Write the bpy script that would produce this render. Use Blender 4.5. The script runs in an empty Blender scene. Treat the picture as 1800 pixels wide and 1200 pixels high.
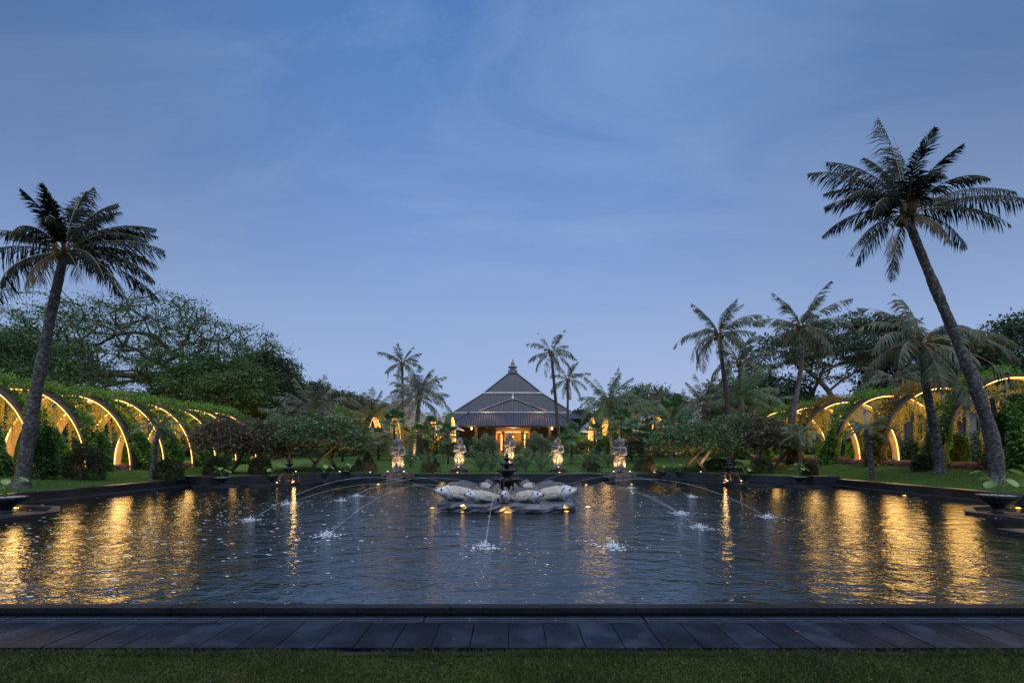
import bpy, math, random
import numpy as np
from mathutils import Vector, Matrix
R = math.radians
rs = np.random.RandomState(7)
random.seed(7)
scene = bpy.context.scene
C = scene.collection

# ------------------------------------------------------------------ helpers
CAMZ, HZ, FPX = 1.6, 793.0, 800.0
def W(px, py, Y):
    return np.array([(px - 900) / FPX * Y, Y, CAMZ - (py - HZ) / FPX * Y])

def nrm(v):
    v = np.asarray(v, float); n = np.linalg.norm(v, axis=-1, keepdims=True)
    return v / np.maximum(n, 1e-9)

class MB:
    def __init__(s): s.V = []; s.Q = []; s.T = []; s.QM = []; s.TM = []; s.n = 0
    def add(s, V, Q=None, T=None, m=0):
        V = np.asarray(V, float).reshape(-1, 3)
        if Q is not None and len(Q):
            Q = np.asarray(Q, int).reshape(-1, 4); s.Q.append(Q + s.n); s.QM.append(np.full(len(Q), m))
        if T is not None and len(T):
            T = np.asarray(T, int).reshape(-1, 3); s.T.append(T + s.n); s.TM.append(np.full(len(T), m))
        s.V.append(V); s.n += len(V); return s
    def merge(s, o, off=(0, 0, 0), m=None):
        base = s.n
        for v in o.V: s.V.append(v + np.asarray(off, float))
        for q, k in zip(o.Q, o.QM): s.Q.append(q + base); s.QM.append(k if m is None else np.full(len(k), m))
        for t, k in zip(o.T, o.TM): s.T.append(t + base); s.TM.append(k if m is None else np.full(len(k), m))
        s.n += o.n; return s
    def box(s, c, d, rz=0, m=0, tp=1.0):
        x, y, z = np.array(d, float) / 2
        P = np.array([[-x, -y, -z], [x, -y, -z], [x, y, -z], [-x, y, -z], [-x*tp, -y*tp, z], [x*tp, -y*tp, z], [x*tp, y*tp, z], [-x*tp, y*tp, z]])
        co, si = math.cos(rz), math.sin(rz)
        P = np.stack([P[:, 0]*co - P[:, 1]*si, P[:, 0]*si + P[:, 1]*co, P[:, 2]], 1) + np.array(c, float)
        return s.add(P, [[0,3,2,1],[4,5,6,7],[0,1,5,4],[1,2,6,5],[2,3,7,6],[3,0,4,7]], m=m)
    def tube(s, P, r, n=8, m=0, cap=True, flat=1.0):
        P = np.asarray(P, float); k = len(P); r = np.broadcast_to(np.asarray(r, float), (k,))
        T = np.gradient(P, axis=0); T = nrm(T)
        ref = np.array([0, 0, 1.0]) if abs(T[0, 2]) < .9 else np.array([1.0, 0, 0])
        u = nrm(np.cross(T[0], ref)); rings = []
        a = np.arange(n) * 2 * math.pi / n
        for i in range(k):
            u = nrm(u - T[i] * np.dot(u, T[i])); v = np.cross(T[i], u)
            rings.append(P[i] + r[i] * (np.cos(a)[:, None] * u + flat * np.sin(a)[:, None] * v))
        V = np.concatenate(rings); Q = []
        for i in range(k - 1):
            b = i * n; j = np.arange(n); j2 = (j + 1) % n
            Q.append(np.stack([b + j, b + j2, b + n + j2, b + n + j], 1))
        Q = np.concatenate(Q); Tt = []
        if cap:
            V = np.concatenate([V, P[:1], P[-1:]]); e = k * n
            j = np.arange(n); j2 = (j + 1) % n
            Tt = np.concatenate([np.stack([j2, j, np.full(n, e)], 1), np.stack([(k-1)*n + j, (k-1)*n + j2, np.full(n, e+1)], 1)])
        return s.add(V, Q, Tt, m)
    def lathe(s, prof, c, n=24, m=0, scal=None, rz=0):
        # prof rows: r, z[, scallop amplitude]
        prof = [tuple(p) + (0,) * (3 - len(p)) for p in prof]; a = np.arange(n) * 2 * math.pi / n + rz; V = []
        for r, z, am in prof:
            rr = r * (1 + am * np.abs(np.sin(a * (scal or 6))))
            V.append(np.stack([rr*np.cos(a), rr*np.sin(a), np.full(n, z)], 1))
        V = np.concatenate(V) + np.array(c, float); Q = []
        j = np.arange(n); j2 = (j + 1) % n
        for i in range(len(prof) - 1): Q.append(np.stack([i*n + j, i*n + j2, (i+1)*n + j2, (i+1)*n + j], 1))
        return s.add(V, np.concatenate(Q), m=m)
    def ell(s, c, rad, nu=12, nv=8, m=0, R3=None, jit=0, seed=0):
        th = np.linspace(0, math.pi, nv + 1); ph = np.arange(nu) * 2 * math.pi / nu
        V = np.array([[math.sin(t)*math.cos(p), math.sin(t)*math.sin(p), math.cos(t)] for t in th for p in ph])
        if jit:
            q = np.random.RandomState(seed); V = V * (1 + jit * q.uniform(-1, 1, (len(V), 1)))
            V[:nu] = [0, 0, 1]; V[-nu:] = [0, 0, -1]
        V = V * np.array(rad, float)
        if R3 is not None: V = V @ np.array(R3).T
        Q = []; j = np.arange(nu); j2 = (j + 1) % nu
        for i in range(nv): Q.append(np.stack([i*nu + j, (i+1)*nu + j, (i+1)*nu + j2, i*nu + j2], 1))
        return s.add(V + np.array(c, float), np.concatenate(Q), m=m)
    def poly(s, pts, z0, z1, m=0):
        # prism of a convex/any outline (side walls + ngon caps as fan about centroid)
        p = np.asarray(pts, float); n = len(p); c = p.mean(0)
        V = np.concatenate([np.c_[p, np.full(n, z0)], np.c_[p, np.full(n, z1)], [[c[0], c[1], z0]], [[c[0], c[1], z1]]])
        j = np.arange(n); j2 = (j + 1) % n
        return s.add(V, np.stack([j, j2, n + j2, n + j], 1), np.concatenate([np.stack([j2, j, np.full(n, 2*n)], 1), np.stack([n + j, n + j2, np.full(n, 2*n+1)], 1)]), m)
    def strip(s, inner, outer, z0, z1, m=0):
        # wall whose plan lies between two polylines of equal length
        a = np.asarray(inner, float); b = np.asarray(outer, float); n = len(a)
        V = np.concatenate([np.c_[a, np.full(n, z0)], np.c_[a, np.full(n, z1)], np.c_[b, np.full(n, z0)], np.c_[b, np.full(n, z1)]])
        i = np.arange(n - 1); Q = [np.stack([i, i+1, n+i+1, n+i], 1), np.stack([n+i, n+i+1, 3*n+i+1, 3*n+i], 1), np.stack([3*n+i, 3*n+i+1, 2*n+i+1, 2*n+i], 1),
             [[0, n, 3*n, 2*n], [n-1, 3*n-1, 4*n-1, 2*n-1]]]
        return s.add(V, np.concatenate(Q), m=m)
    def leaves(s, P, D, L, Wd, m=0, droop=.15, rng=None):
        rng = rng or rs
        P = np.asarray(P, float); n = len(P); D = nrm(D); L = np.broadcast_to(L, (n,))[:, None]; Wd = np.broadcast_to(Wd, (n,))[:, None]
        sd = nrm(np.cross(D, rng.normal(size=(n, 3))))
        a = P; t = P + D * L; t = t - np.array([0, 0, 1.0]) * L * droop; mid = P + D * L * .5
        V = np.stack([a, mid + sd * Wd * .5, t, mid - sd * Wd * .5], 1).reshape(-1, 3)
        return s.add(V, np.arange(4 * n).reshape(n, 4), m=m)
    def build(s, name, mats, parent=None, smooth=False, loc=None):
        me = bpy.data.meshes.new(name)
        V = np.concatenate(s.V); Q = np.concatenate(s.Q) if s.Q else np.zeros((0, 4), int); T = np.concatenate(s.T) if s.T else np.zeros((0, 3), int)
        if loc is not None: V = V - np.array(loc, float)
        me.vertices.add(len(V)); me.vertices.foreach_set('co', V.astype(np.float32).ravel())
        nl = 4 * len(Q) + 3 * len(T); me.loops.add(nl)
        me.loops.foreach_set('vertex_index', np.concatenate([Q.ravel(), T.ravel()]).astype(np.int32))
        me.polygons.add(len(Q) + len(T))
        st = np.concatenate([np.arange(len(Q)) * 4, 4 * len(Q) + np.arange(len(T)) * 3]).astype(np.int32)
        me.polygons.foreach_set('loop_start', st)
        mi = np.concatenate((s.QM or [np.zeros(0)]) + (s.TM or [np.zeros(0)])).astype(np.int32)
        me.polygons.foreach_set('material_index', mi)
        me.polygons.foreach_set('use_smooth', np.full(len(Q) + len(T), bool(smooth)))
        me.update(calc_edges=True); me.validate()
        for mm in (mats if isinstance(mats, (list, tuple)) else [mats]): me.materials.append(mm)
        o = bpy.data.objects.new(name, me); C.objects.link(o)
        if parent is not None: o.parent = parent
        if loc is not None: o.location = loc
        return o

def tag(o, label=None, cat=None, group=None, kind=None):
    if label: o['label'] = label
    if cat: o['category'] = cat
    if group: o['group'] = group
    if kind: o['kind'] = kind
    return o
def thing(name, label, cat, loc=(0, 0, 0), rz=0, group=None):
    o = bpy.data.objects.new(name, None); C.objects.link(o); o.empty_display_size = .1
    o.location = loc; o.rotation_euler = (0, 0, rz)
    return tag(o, label, cat, group)
def copy_tree(o, parent=None):
    c = o.copy(); C.objects.link(c); c.parent = parent
    for ch in list(o.children): copy_tree(ch, c)
    return c

# ------------------------------------------------------------------ materials
def newmat(name):
    m = bpy.data.materials.new(name); m.use_nodes = True
    nt = m.node_tree; b = nt.nodes['Principled BSDF']; return m, nt, b
def L(nt, a, b): nt.links.new(a, b)
def surf(name, c1, c2=None, rough=.7, scale=4, bump=.2, bscale=None, metal=0, detail=6, spec=.5, stretch=None, c3=None, s3=.6):
    m, nt, b = newmat(name); c2 = c2 or tuple(x * .6 for x in c1); spec = .14 if name == 'paver' else spec
    tc = nt.nodes.new('ShaderNodeTexCoord'); mp = nt.nodes.new('ShaderNodeMapping'); L(nt, tc.outputs['Object'], mp.inputs[0])
    if stretch: mp.inputs['Scale'].default_value = stretch
    n = nt.nodes.new('ShaderNodeTexNoise'); n.inputs['Scale'].default_value = scale; n.inputs['Detail'].default_value = detail; n.inputs['Roughness'].default_value = .6
    L(nt, mp.outputs[0], n.inputs['Vector'])
    r = nt.nodes.new('ShaderNodeValToRGB'); r.color_ramp.elements[0].position = .35; r.color_ramp.elements[1].position = .65
    r.color_ramp.elements[0].color = (*c2, 1); r.color_ramp.elements[1].color = (*c1, 1); L(nt, n.outputs['Fac'], r.inputs[0])
    out = r.outputs[0]
    if c3:
        n3 = nt.nodes.new('ShaderNodeTexNoise'); n3.inputs['Scale'].default_value = s3; n3.inputs['Detail'].default_value = 4; L(nt, tc.outputs['Object'], n3.inputs['Vector'])
        r3 = nt.nodes.new('ShaderNodeValToRGB'); r3.color_ramp.elements[0].position = .45; r3.color_ramp.elements[1].position = .65
        L(nt, n3.outputs['Fac'], r3.inputs[0]); mx = nt.nodes.new('ShaderNodeMixRGB'); L(nt, r3.outputs[0], mx.inputs[0]); L(nt, out, mx.inputs[1]); mx.inputs[2].default_value = (*c3, 1); out = mx.outputs[0]
    if name in ('paver', 'granite'):
        gi = nt.nodes.new('ShaderNodeNewGeometry'); ri = nt.nodes.new('ShaderNodeMapRange'); ri.inputs[3].default_value = .6; ri.inputs[4].default_value = 1.45; L(nt, gi.outputs['Random Per Island'], ri.inputs[0])
        vm = nt.nodes.new('ShaderNodeVectorMath'); vm.operation = 'SCALE'; L(nt, out, vm.inputs[0]); L(nt, ri.outputs[0], vm.inputs['Scale']); out = vm.outputs[0]
    L(nt, out, b.inputs['Base Color']); b.inputs['Roughness'].default_value = rough; b.inputs['Metallic'].default_value = metal
    b.inputs['Specular IOR Level'].default_value = spec
    if bump:
        n2 = nt.nodes.new('ShaderNodeTexNoise'); n2.inputs['Scale'].default_value = bscale or scale * 4; n2.inputs['Detail'].default_value = 6; L(nt, mp.outputs[0], n2.inputs['Vector'])
        bp = nt.nodes.new('ShaderNodeBump'); bp.inputs['Strength'].default_value = bump; bp.inputs['Distance'].default_value = .05
        L(nt, n2.outputs['Fac'], bp.inputs['Height']); L(nt, bp.outputs[0], b.inputs['Normal'])
    return m
def leafmat(name, c1, c2, tr=.25, rough=.5, scale=.8):
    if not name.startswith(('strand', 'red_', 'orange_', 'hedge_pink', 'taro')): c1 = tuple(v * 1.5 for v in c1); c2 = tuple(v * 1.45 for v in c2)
    m, nt, b = newmat(name)
    g = nt.nodes.new('ShaderNodeNewGeometry'); tc = nt.nodes.new('ShaderNodeTexCoord')
    n = nt.nodes.new('ShaderNodeTexNoise'); n.inputs['Scale'].default_value = scale; n.inputs['Detail'].default_value = 3; L(nt, tc.outputs['Object'], n.inputs['Vector'])
    a = nt.nodes.new('ShaderNodeMath'); a.operation = 'ADD'; L(nt, g.outputs['Random Per Island'], a.inputs[0]); L(nt, n.outputs['Fac'], a.inputs[1])
    r = nt.nodes.new('ShaderNodeMapRange'); r.inputs[1].default_value = .45; r.inputs[2].default_value = 1.6; L(nt, a.outputs[0], r.inputs[0])
    mx = nt.nodes.new('ShaderNodeMixRGB'); L(nt, r.outputs[0], mx.inputs[0]); mx.inputs[1].default_value = (*c1, 1); mx.inputs[2].default_value = (*c2, 1)
    L(nt, mx.outputs[0], b.inputs['Base Color']); b.inputs['Roughness'].default_value = rough
    b.inputs['Specular IOR Level'].default_value = .08 if name == 'palm_fore' else .35
    if tr:
        t = nt.nodes.new('ShaderNodeBsdfTranslucent'); L(nt, mx.outputs[0], t.inputs['Color'])
        ms = nt.nodes.new('ShaderNodeMixShader'); ms.inputs[0].default_value = tr
        L(nt, b.outputs[0], ms.inputs[1]); L(nt, t.outputs[0], ms.inputs[2]); L(nt, ms.outputs[0], nt.nodes['Material Output'].inputs['Surface'])
    return m
def emit(name, col, s):
    m, nt, b = newmat(name); b.inputs['Base Color'].default_value = (*col, 1)
    b.inputs['Emission Color'].default_value = (*col, 1); b.inputs['Emission Strength'].default_value = s; return m

M = {}
M['granite'] = surf('granite', (.012, .014, .019), (.006, .007, .009), .36, 6, .3, 40, c3=(.02, .023, .03), s3=1.3)
M['coping'] = surf('coping', (.0055, .0065, .010), (.003, .0035, .005), .6, 6, .3, 40, c3=(.012, .014, .02), s3=1.3, spec=.2)  # wall granite in darker tones, the front face's shade put into its colour
M['paver'] = surf('paver', (.005, .008, .017), (.0025, .004, .009), .5, 3, .35, 30, c3=(.014, .019, .034), s3=3.5)
M['joint'] = surf('joint', (.008, .008, .009), (.004, .004, .005), .9, 5, 0)
M['black_stone'] = surf('black_stone', (.016, .018, .022), (.007, .008, .01), .35, 14, .4, 60)
M['rock'] = surf('rock', (.06, .07, .095), (.018, .022, .03), .45, 2.5, .9, 7, c3=(.075, .085, .11), s3=1.5)
M['statue'] = surf('statue', (.27, .26, .26), (.10, .095, .1), .85, 9, .8, 26, c3=(.07, .07, .075), s3=3.5)
M['pedestal'] = surf('pedestal', (.16, .12, .10), (.06, .05, .045), .85, 5, .8, 18)
M['fish_body'] = surf('fish_body', (.50, .45, .38), (.34, .31, .27), .75, 9, .5, 55, c3=(.13, .125, .12), s3=3.2)
M['fish_head'] = surf('fish_head', (.50, .52, .56), (.36, .38, .42), .65, 6, .25, 30, c3=(.24, .25, .27), s3=4)
M['fish_fin'] = surf('fish_fin', (.22, .22, .24), (.1, .105, .12), .65, 16, .5, 50, stretch=(1, 1, .2))
M['dark_hole'] = surf('dark_hole', (.006, .005, .005), (.003, .003, .003), .5, 5, 0)
M['bark_palm'] = surf('bark_palm', (.075, .07, .068), (.022, .021, .022), .9, 9, 1.0, 22, stretch=(.7, .7, 2.6), c3=(.16, .158, .155), s3=11)
M['bark_dark'] = surf('bark_dark', (.07, .062, .058), (.02, .018, .018), .9, 7, 1.0, 16, stretch=(1, 1, 2.6))
M['bark'] = surf('bark', (.075, .062, .05), (.03, .025, .02), .9, 3, .6, 12)
M['bark_pale'] = surf('bark_pale', (.2, .18, .15), (.09, .08, .065), .9, 4, .5, 14)
M['rachis'] = surf('rachis', (.16, .15, .06), (.08, .075, .03), .5, 4, 0)
M['husk'] = surf('husk', (.14, .07, .02), (.05, .025, .01), .9, 8, .4, 30)
M['palm_dark'] = leafmat('palm_dark', (.022, .034, .02), (.05, .065, .034), .2, .42)
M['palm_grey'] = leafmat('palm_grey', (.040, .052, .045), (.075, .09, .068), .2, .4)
M['palm_fore'] = leafmat('palm_fore', (.003, .0045, .003), (.010, .014, .009), .12, .62)  # coconut fronds darkened: the shade of undersides seen from below is in the colour
M['palm_dead'] = leafmat('palm_dead', (.035, .024, .013), (.075, .052, .028), .15, .6)
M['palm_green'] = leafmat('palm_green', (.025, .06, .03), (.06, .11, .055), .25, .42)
M['fan_green'] = leafmat('fan_green', (.03, .075, .035), (.06, .13, .05), .25, .38)
M['ivy'] = leafmat('ivy', (.025, .075, .015), (.085, .19, .035), .3, .45, 1.3)
M['ivy_dark'] = leafmat('ivy_dark', (.015, .042, .014), (.05, .11, .03), .3, .45, 1.3)
M['ivy_red'] = leafmat('ivy_red', (.06, .07, .02), (.16, .10, .03), .3, .45, 1.3)
M['strand'] = leafmat('strand', (.20, .19, .04), (.38, .33, .07), .5, .5, 2)  # yellow and bright: lamplight on the strands is put into the leaf colour
M['tree_mid'] = leafmat('tree_mid', (.014, .036, .012), (.055, .11, .028), .25, .5, .35)
M['tree_dark'] = leafmat('tree_dark', (.012, .028, .014), (.035, .065, .028), .2, .5, .35)
M['tree_deep'] = leafmat('tree_deep', (.010, .022, .014), (.026, .046, .026), .2, .5, .35)
M['bush_dark'] = leafmat('bush_dark', (.012, .02, .008), (.045, .062, .02), .2, .5, 2)
M['bush_mid'] = leafmat('bush_mid', (.02, .045, .015), (.065, .11, .035), .25, .5, 1.2)
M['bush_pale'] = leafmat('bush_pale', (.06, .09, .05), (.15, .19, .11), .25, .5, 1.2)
M['bush_bronze'] = leafmat('bush_bronze', (.035, .030, .013), (.085, .065, .028), .25, .5, 2)
M['frangi'] = leafmat('frangi', (.024, .055, .022), (.075, .13, .05), .25, .4, 1.2)
M['purple_leaf'] = leafmat('purple_leaf', (.03, .036, .022), (.075, .064, .04), .25, .5, 1.2)
M['red_flower'] = leafmat('red_flower', (.22, .015, .025), (.45, .04, .05), .3, .5, 3)
M['orange_flower'] = leafmat('orange_flower', (.28, .05, .015), (.4, .1, .02), .3, .5, 3)
M['hedge_pink'] = leafmat('hedge_pink', (.11, .07, .06), (.26, .17, .15), .25, .5, 3)
M['taro'] = leafmat('taro', (.10, .17, .05), (.22, .32, .10), .35, .4, 4)
M['near_blade_dim'] = leafmat('near_blade_dim', (.007, .016, .006), (.056, .074, .016), .3, .55, 2.0)  # lawn grass in darker tones; edge-of-frame vignetting is put into the colour
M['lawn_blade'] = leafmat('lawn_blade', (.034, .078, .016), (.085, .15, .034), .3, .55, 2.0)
M['pebble'] = surf('pebble', (.5, .5, .52), (.25, .25, .27), .7, 40, .5, 90)
M['tile'] = surf('tile', (.03, .038, .058), (.015, .02, .03), .55, 1.2, .2, 6)
M['tile_grey'] = surf('tile_grey', (.15, .155, .17), (.09, .095, .105), .6, 1.2, .2, 6)
M['white_trim'] = surf('white_trim', (.52, .55, .6), (.42, .45, .5), .6, 3, 0)
M['timber'] = surf('timber', (.05, .03, .02), (.025, .016, .011), .6, 3, .2, 12)
M['warm_wall'] = surf('warm_wall', (.5, .36, .2), (.38, .27, .15), .7, 3, .1, 10)
M['grey_wall'] = surf('grey_wall', (.22, .22, .24), (.14, .14, .155), .8, 2, .2, 12)
M['metal_shed'] = surf('metal_shed', (.30, .32, .36), (.22, .24, .27), .45, 1.5, 0, metal=.3)
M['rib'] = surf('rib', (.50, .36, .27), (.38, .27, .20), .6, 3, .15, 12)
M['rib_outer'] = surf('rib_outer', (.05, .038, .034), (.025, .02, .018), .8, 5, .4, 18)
M['path'] = surf('path', (.42, .28, .24), (.26, .17, .15), .65, 2, .2, 20)
M['terracotta'] = surf('terracotta', (.32, .12, .06), (.2, .07, .04), .8, 6, .2, 20)
M['lamp_body'] = surf('lamp_body', (.03, .03, .03), (.015, .015, .015), .4, 5, 0)
M['led'] = emit('led', (1, .56, .17), 3.0)
M['bulb'] = emit('bulb', (1, .6, .25), 6)
M['bulb_pool'] = emit('bulb_pool', (1, .55, .12), 1.6)
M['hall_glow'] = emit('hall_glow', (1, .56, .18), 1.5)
M['window_glow'] = emit('window_glow', (1, .48, .12), 1.0)
M['grate'] = surf('grate', (.035, .048, .075), (.018, .025, .04), .5, 4, .1, 20, metal=0)
M['foam'] = surf('foam', (.75, .8, .88), (.55, .6, .7), .6, 10, 0)

# corrugated / ribbed tile roofs: wave bump running down the slope
def ribbed(name, c1, c2, scale, strength=.6):
    m = surf(name, c1, c2, .5, 1.2, 0); nt = m.node_tree; b = nt.nodes['Principled BSDF']
    tc = nt.nodes.new('ShaderNodeTexCoord'); w = nt.nodes.new('ShaderNodeTexWave'); w.inputs['Scale'].default_value = scale; w.inputs['Distortion'].default_value = .15
    w.bands_direction = 'X'; L(nt, tc.outputs['Object'], w.inputs['Vector'])
    w2 = nt.nodes.new('ShaderNodeTexWave'); w2.inputs['Scale'].default_value = scale * 1.1; w2.bands_direction = 'Z'; w2.wave_profile = 'SAW'; L(nt, tc.outputs['Object'], w2.inputs['Vector'])
    ad = nt.nodes.new('ShaderNodeMath'); ad.operation = 'ADD'; L(nt, w.outputs['Fac'], ad.inputs[0]); L(nt, w2.outputs['Fac'], ad.inputs[1])
    bp = nt.nodes.new('ShaderNodeBump'); bp.inputs['Strength'].default_value = strength; bp.inputs['Distance'].default_value = .12; L(nt, ad.outputs[0], bp.inputs['Height']); L(nt, bp.outputs[0], b.inputs['Normal'])
    return m
M['roof_tile'] = ribbed('roof_tile', (.017, .025, .046), (.008, .013, .025), .9)
M['roof_shingle'] = ribbed('roof_shingle', (.016, .022, .037), (.008, .011, .02), 1.5, .4)
M['roof_porch'] = ribbed('roof_porch', (.015, .025, .052), (.008, .013, .03), 1.0, .9)

def lawn_mat():
    m, nt, b = newmat('lawn')
    tc = nt.nodes.new('ShaderNodeTexCoord')
    def noise(s, d=6, st=None):
        n = nt.nodes.new('ShaderNodeTexNoise'); n.inputs['Scale'].default_value = s; n.inputs['Detail'].default_value = d; L(nt, tc.outputs['Object'], n.inputs['Vector']); return n
    n1 = noise(.35, 4); n2 = noise(9); n3 = noise(60, 3)
    r = nt.nodes.new('ShaderNodeValToRGB'); r.color_ramp.elements[0].color = (.03, .072, .018, 1); r.color_ramp.elements[1].color = (.075, .145, .035, 1)
    r.color_ramp.elements[0].position = .3; r.color_ramp.elements[1].position = .7
    a = nt.nodes.new('ShaderNodeMath'); a.operation = 'MULTIPLY_ADD'; L(nt, n1.outputs['Fac'], a.inputs[0]); a.inputs[1].default_value = .45
    a2 = nt.nodes.new('ShaderNodeMath'); a2.operation = 'MULTIPLY'; L(nt, n2.outputs['Fac'], a2.inputs[0]); a2.inputs[1].default_value = .55; L(nt, a2.outputs[0], a.inputs[2])
    L(nt, a.outputs[0], r.inputs[0]); L(nt, r.outputs[0], b.inputs['Base Color'])
    b.inputs['Roughness'].default_value = .9; b.inputs['Specular IOR Level'].default_value = .15
    bp = nt.nodes.new('ShaderNodeBump'); bp.inputs['Strength'].default_value = .8; bp.inputs['Distance'].default_value = .05; L(nt, n3.outputs['Fac'], bp.inputs['Height']); L(nt, bp.outputs[0], b.inputs['Normal'])
    return m
M['lawn'] = lawn_mat()

SPL = [(853, 962), (1078, 962), (575, 941), (440, 915), (505, 886), (628, 872), (1230, 928), (1350, 909), (1197, 903), (1215, 873), (1110, 858), (600, 880)]
WZ = .05
SPW = [((px - 900) / FPX * (FPX * (CAMZ - WZ) / (py - HZ)), FPX * (CAMZ - WZ) / (py - HZ)) for px, py in SPL]
def water_mat():
    m, nt, b = newmat('water')
    b.inputs['Base Color'].default_value = (.0035, .0045, .0045, 1); b.inputs['Roughness'].default_value = .09; b.inputs['IOR'].default_value = 2.05; b.inputs['Specular Tint'].default_value = (.8, .92, 1, 1)
    tc = nt.nodes.new('ShaderNodeTexCoord')
    def noise(s, st, d=3, dist=.6, rot=0):
        mp = nt.nodes.new('ShaderNodeMapping'); mp.inputs['Scale'].default_value = st; mp.inputs['Rotation'].default_value = (0, 0, rot); L(nt, tc.outputs['Object'], mp.inputs[0])
        n = nt.nodes.new('ShaderNodeTexNoise'); n.inputs['Scale'].default_value = s; n.inputs['Detail'].default_value = d; n.inputs['Distortion'].default_value = dist
        L(nt, mp.outputs[0], n.inputs['Vector']); return n.outputs['Fac']
    def math2(op, a, bb):
        k = nt.nodes.new('ShaderNodeMath'); k.operation = op
        for i, v in enumerate((a, bb)):
            if isinstance(v, (int, float)): k.inputs[i].default_value = v
            else: L(nt, v, k.inputs[i])
        return k.outputs[0]
    # long gentle swell + short chop; chop dies out in patches, as on a real pond
    big = noise(1.1, (1, 1.6, 1), 2, .8, .25); mid = noise(4.2, (1, 1.9, 1), 3, .9, -.2); fine = noise(15, (1, 1.5, 1), 2, .4, .1)
    patch = noise(.22, (1, 1, 1), 3, 1.2)
    pr = nt.nodes.new('ShaderNodeMapRange'); pr.inputs[1].default_value = .38; pr.inputs[2].default_value = .62; pr.inputs[3].default_value = .45; pr.inputs[4].default_value = 1.25; L(nt, patch, pr.inputs[0])
    h = math2('ADD', math2('MULTIPLY', big, 1.2), math2('MULTIPLY', mid, .45)); h = math2('ADD', h, math2('MULTIPLY', math2('MULTIPLY', fine, .20), pr.outputs[0]))
    sp0 = nt.nodes.new('ShaderNodeSeparateXYZ'); L(nt, tc.outputs['Object'], sp0.inputs[0]); ex = math2('SUBTRACT', sp0.outputs[0], -.2); ey = math2('SUBTRACT', sp0.outputs[1], 12.0)
    dd = math2('SQRT', math2('ADD', math2('MULTIPLY', ex, ex), math2('MULTIPLY', ey, ey)), 0); ag = nt.nodes.new('ShaderNodeMapRange'); ag.interpolation_type = 'SMOOTHSTEP'; ag.inputs[1].default_value = 4.5; ag.inputs[2].default_value = 10.5; ag.inputs[3].default_value = 2.3; ag.inputs[4].default_value = .82; L(nt, dd, ag.inputs[0])
    h = math2('MULTIPLY', h, ag.outputs[0])
    # rings spreading from where the fountain jets land
    sep = nt.nodes.new('ShaderNodeSeparateXYZ'); L(nt, tc.outputs['Object'], sep.inputs[0])
    for (sx, sy) in SPW:
        dx = math2('SUBTRACT', sep.outputs[0], float(sx)); dy = math2('SUBTRACT', sep.outputs[1], float(sy))
        d = math2('SQRT', math2('ADD', math2('MULTIPLY', dx, dx), math2('MULTIPLY', dy, dy)), 0)
        wv = math2('SINE', math2('MULTIPLY', d, 17.0), 0); am = math2('DIVIDE', .08, math2('ADD', math2('MULTIPLY', d, d), .35))
        h = math2('ADD', h, math2('MULTIPLY', wv, am))
    bp = nt.nodes.new('ShaderNodeBump'); bp.inputs['Strength'].default_value = 1.0; bp.inputs['Distance'].default_value = .019; L(nt, h, bp.inputs['Height']); L(nt, bp.outputs[0], b.inputs['Normal'])
    return m
M['water'] = water_mat()
def jet_mat():
    m, nt, b = newmat('jet'); b.inputs['Base Color'].default_value = (.75, .82, .95, 1); b.inputs['Roughness'].default_value = .25
    tc = nt.nodes.new('ShaderNodeTexCoord'); n = nt.nodes.new('ShaderNodeTexNoise'); n.inputs['Scale'].default_value = 9; L(nt, tc.outputs['Object'], n.inputs['Vector'])
    r = nt.nodes.new('ShaderNodeMapRange'); r.inputs[1].default_value = .3; r.inputs[2].default_value = .7; r.inputs[3].default_value = .08; r.inputs[4].default_value = .33
    L(nt, n.outputs['Fac'], r.inputs[0]); L(nt, r.outputs[0], b.inputs['Alpha']); return m
M['jet'] = jet_mat()

# ------------------------------------------------------------------ ground
WALLZ = .36
def sst(a, b, x):
    t = np.clip((x - a) / (b - a), 0, 1); return t * t * (3 - 2 * t)
LIP = np.array([(13.9, 19.7), (12.9, 19.75), (11.8, 20.0), (10.9, 20.4), (10.1, 21.1), (9.4, 22.0), (8.8, 22.9), (8.35, 23.9), (8.1, 24.8)])
BACK = np.array([(14.4, 20.2), (13.75, 20.55), (13.3, 21.3), (12.7, 22.1), (12.0, 22.8), (11.1, 23.5), (10.1, 24.1), (9.1, 24.55), (8.1, 24.8)])
def in_pool(x, y):
    ax = np.abs(x); inside = (ax < 14.4 + .12) & (y > 4.32) & (y < 24.8 + .12)
    yb = np.interp(-ax, -BACK[:, 0], BACK[:, 1], left=20.2, right=24.8)
    return inside & (y < yb + .12)
def H(x, y):
    x = np.asarray(x, float); y = np.asarray(y, float)
    side = np.where(x < 0, .30 * sst(14.9, 18.4, -x), .50 * sst(14.9, 18.2, x)) + .35 * sst(26, 60, np.abs(x))
    r = np.clip((y - 25.6) / 13.5, 0, 1) * 5; f = np.floor(r); fr = r - f
    terr = .95 * np.minimum(1, (f * .2 + .2 * (.35 * fr + .65 * sst(.45, .95, fr))))
    z = .37 + np.maximum(side, terr) + .03 * np.sin(x * .9 + 1.3 * np.sin(y * .5)) * np.sin(y * .7) * sst(.3, 1.5, np.abs(x) - 14.4 + np.maximum(0, y - 24.8))
    z = np.where((y < 4.4), -.035, z)
    return np.where(in_pool(x, y), -.5, z)
def h1(x, y): return float(H(x, y))
def G(px, py, y0=9.0, y1=160.0):
    """where the sight line through a photo pixel meets the ground"""
    Y = np.arange(y0, y1, .05); X = (px - 900) / FPX * Y; Z = CAMZ - (py - HZ) / FPX * Y
    k = np.nonzero((Z <= H(X, Y)) & ~in_pool(X, Y))[0]
    i = k[0] if len(k) else len(Y) - 1
    return np.array([X[i], Y[i], h1(X[i], Y[i])])

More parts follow.
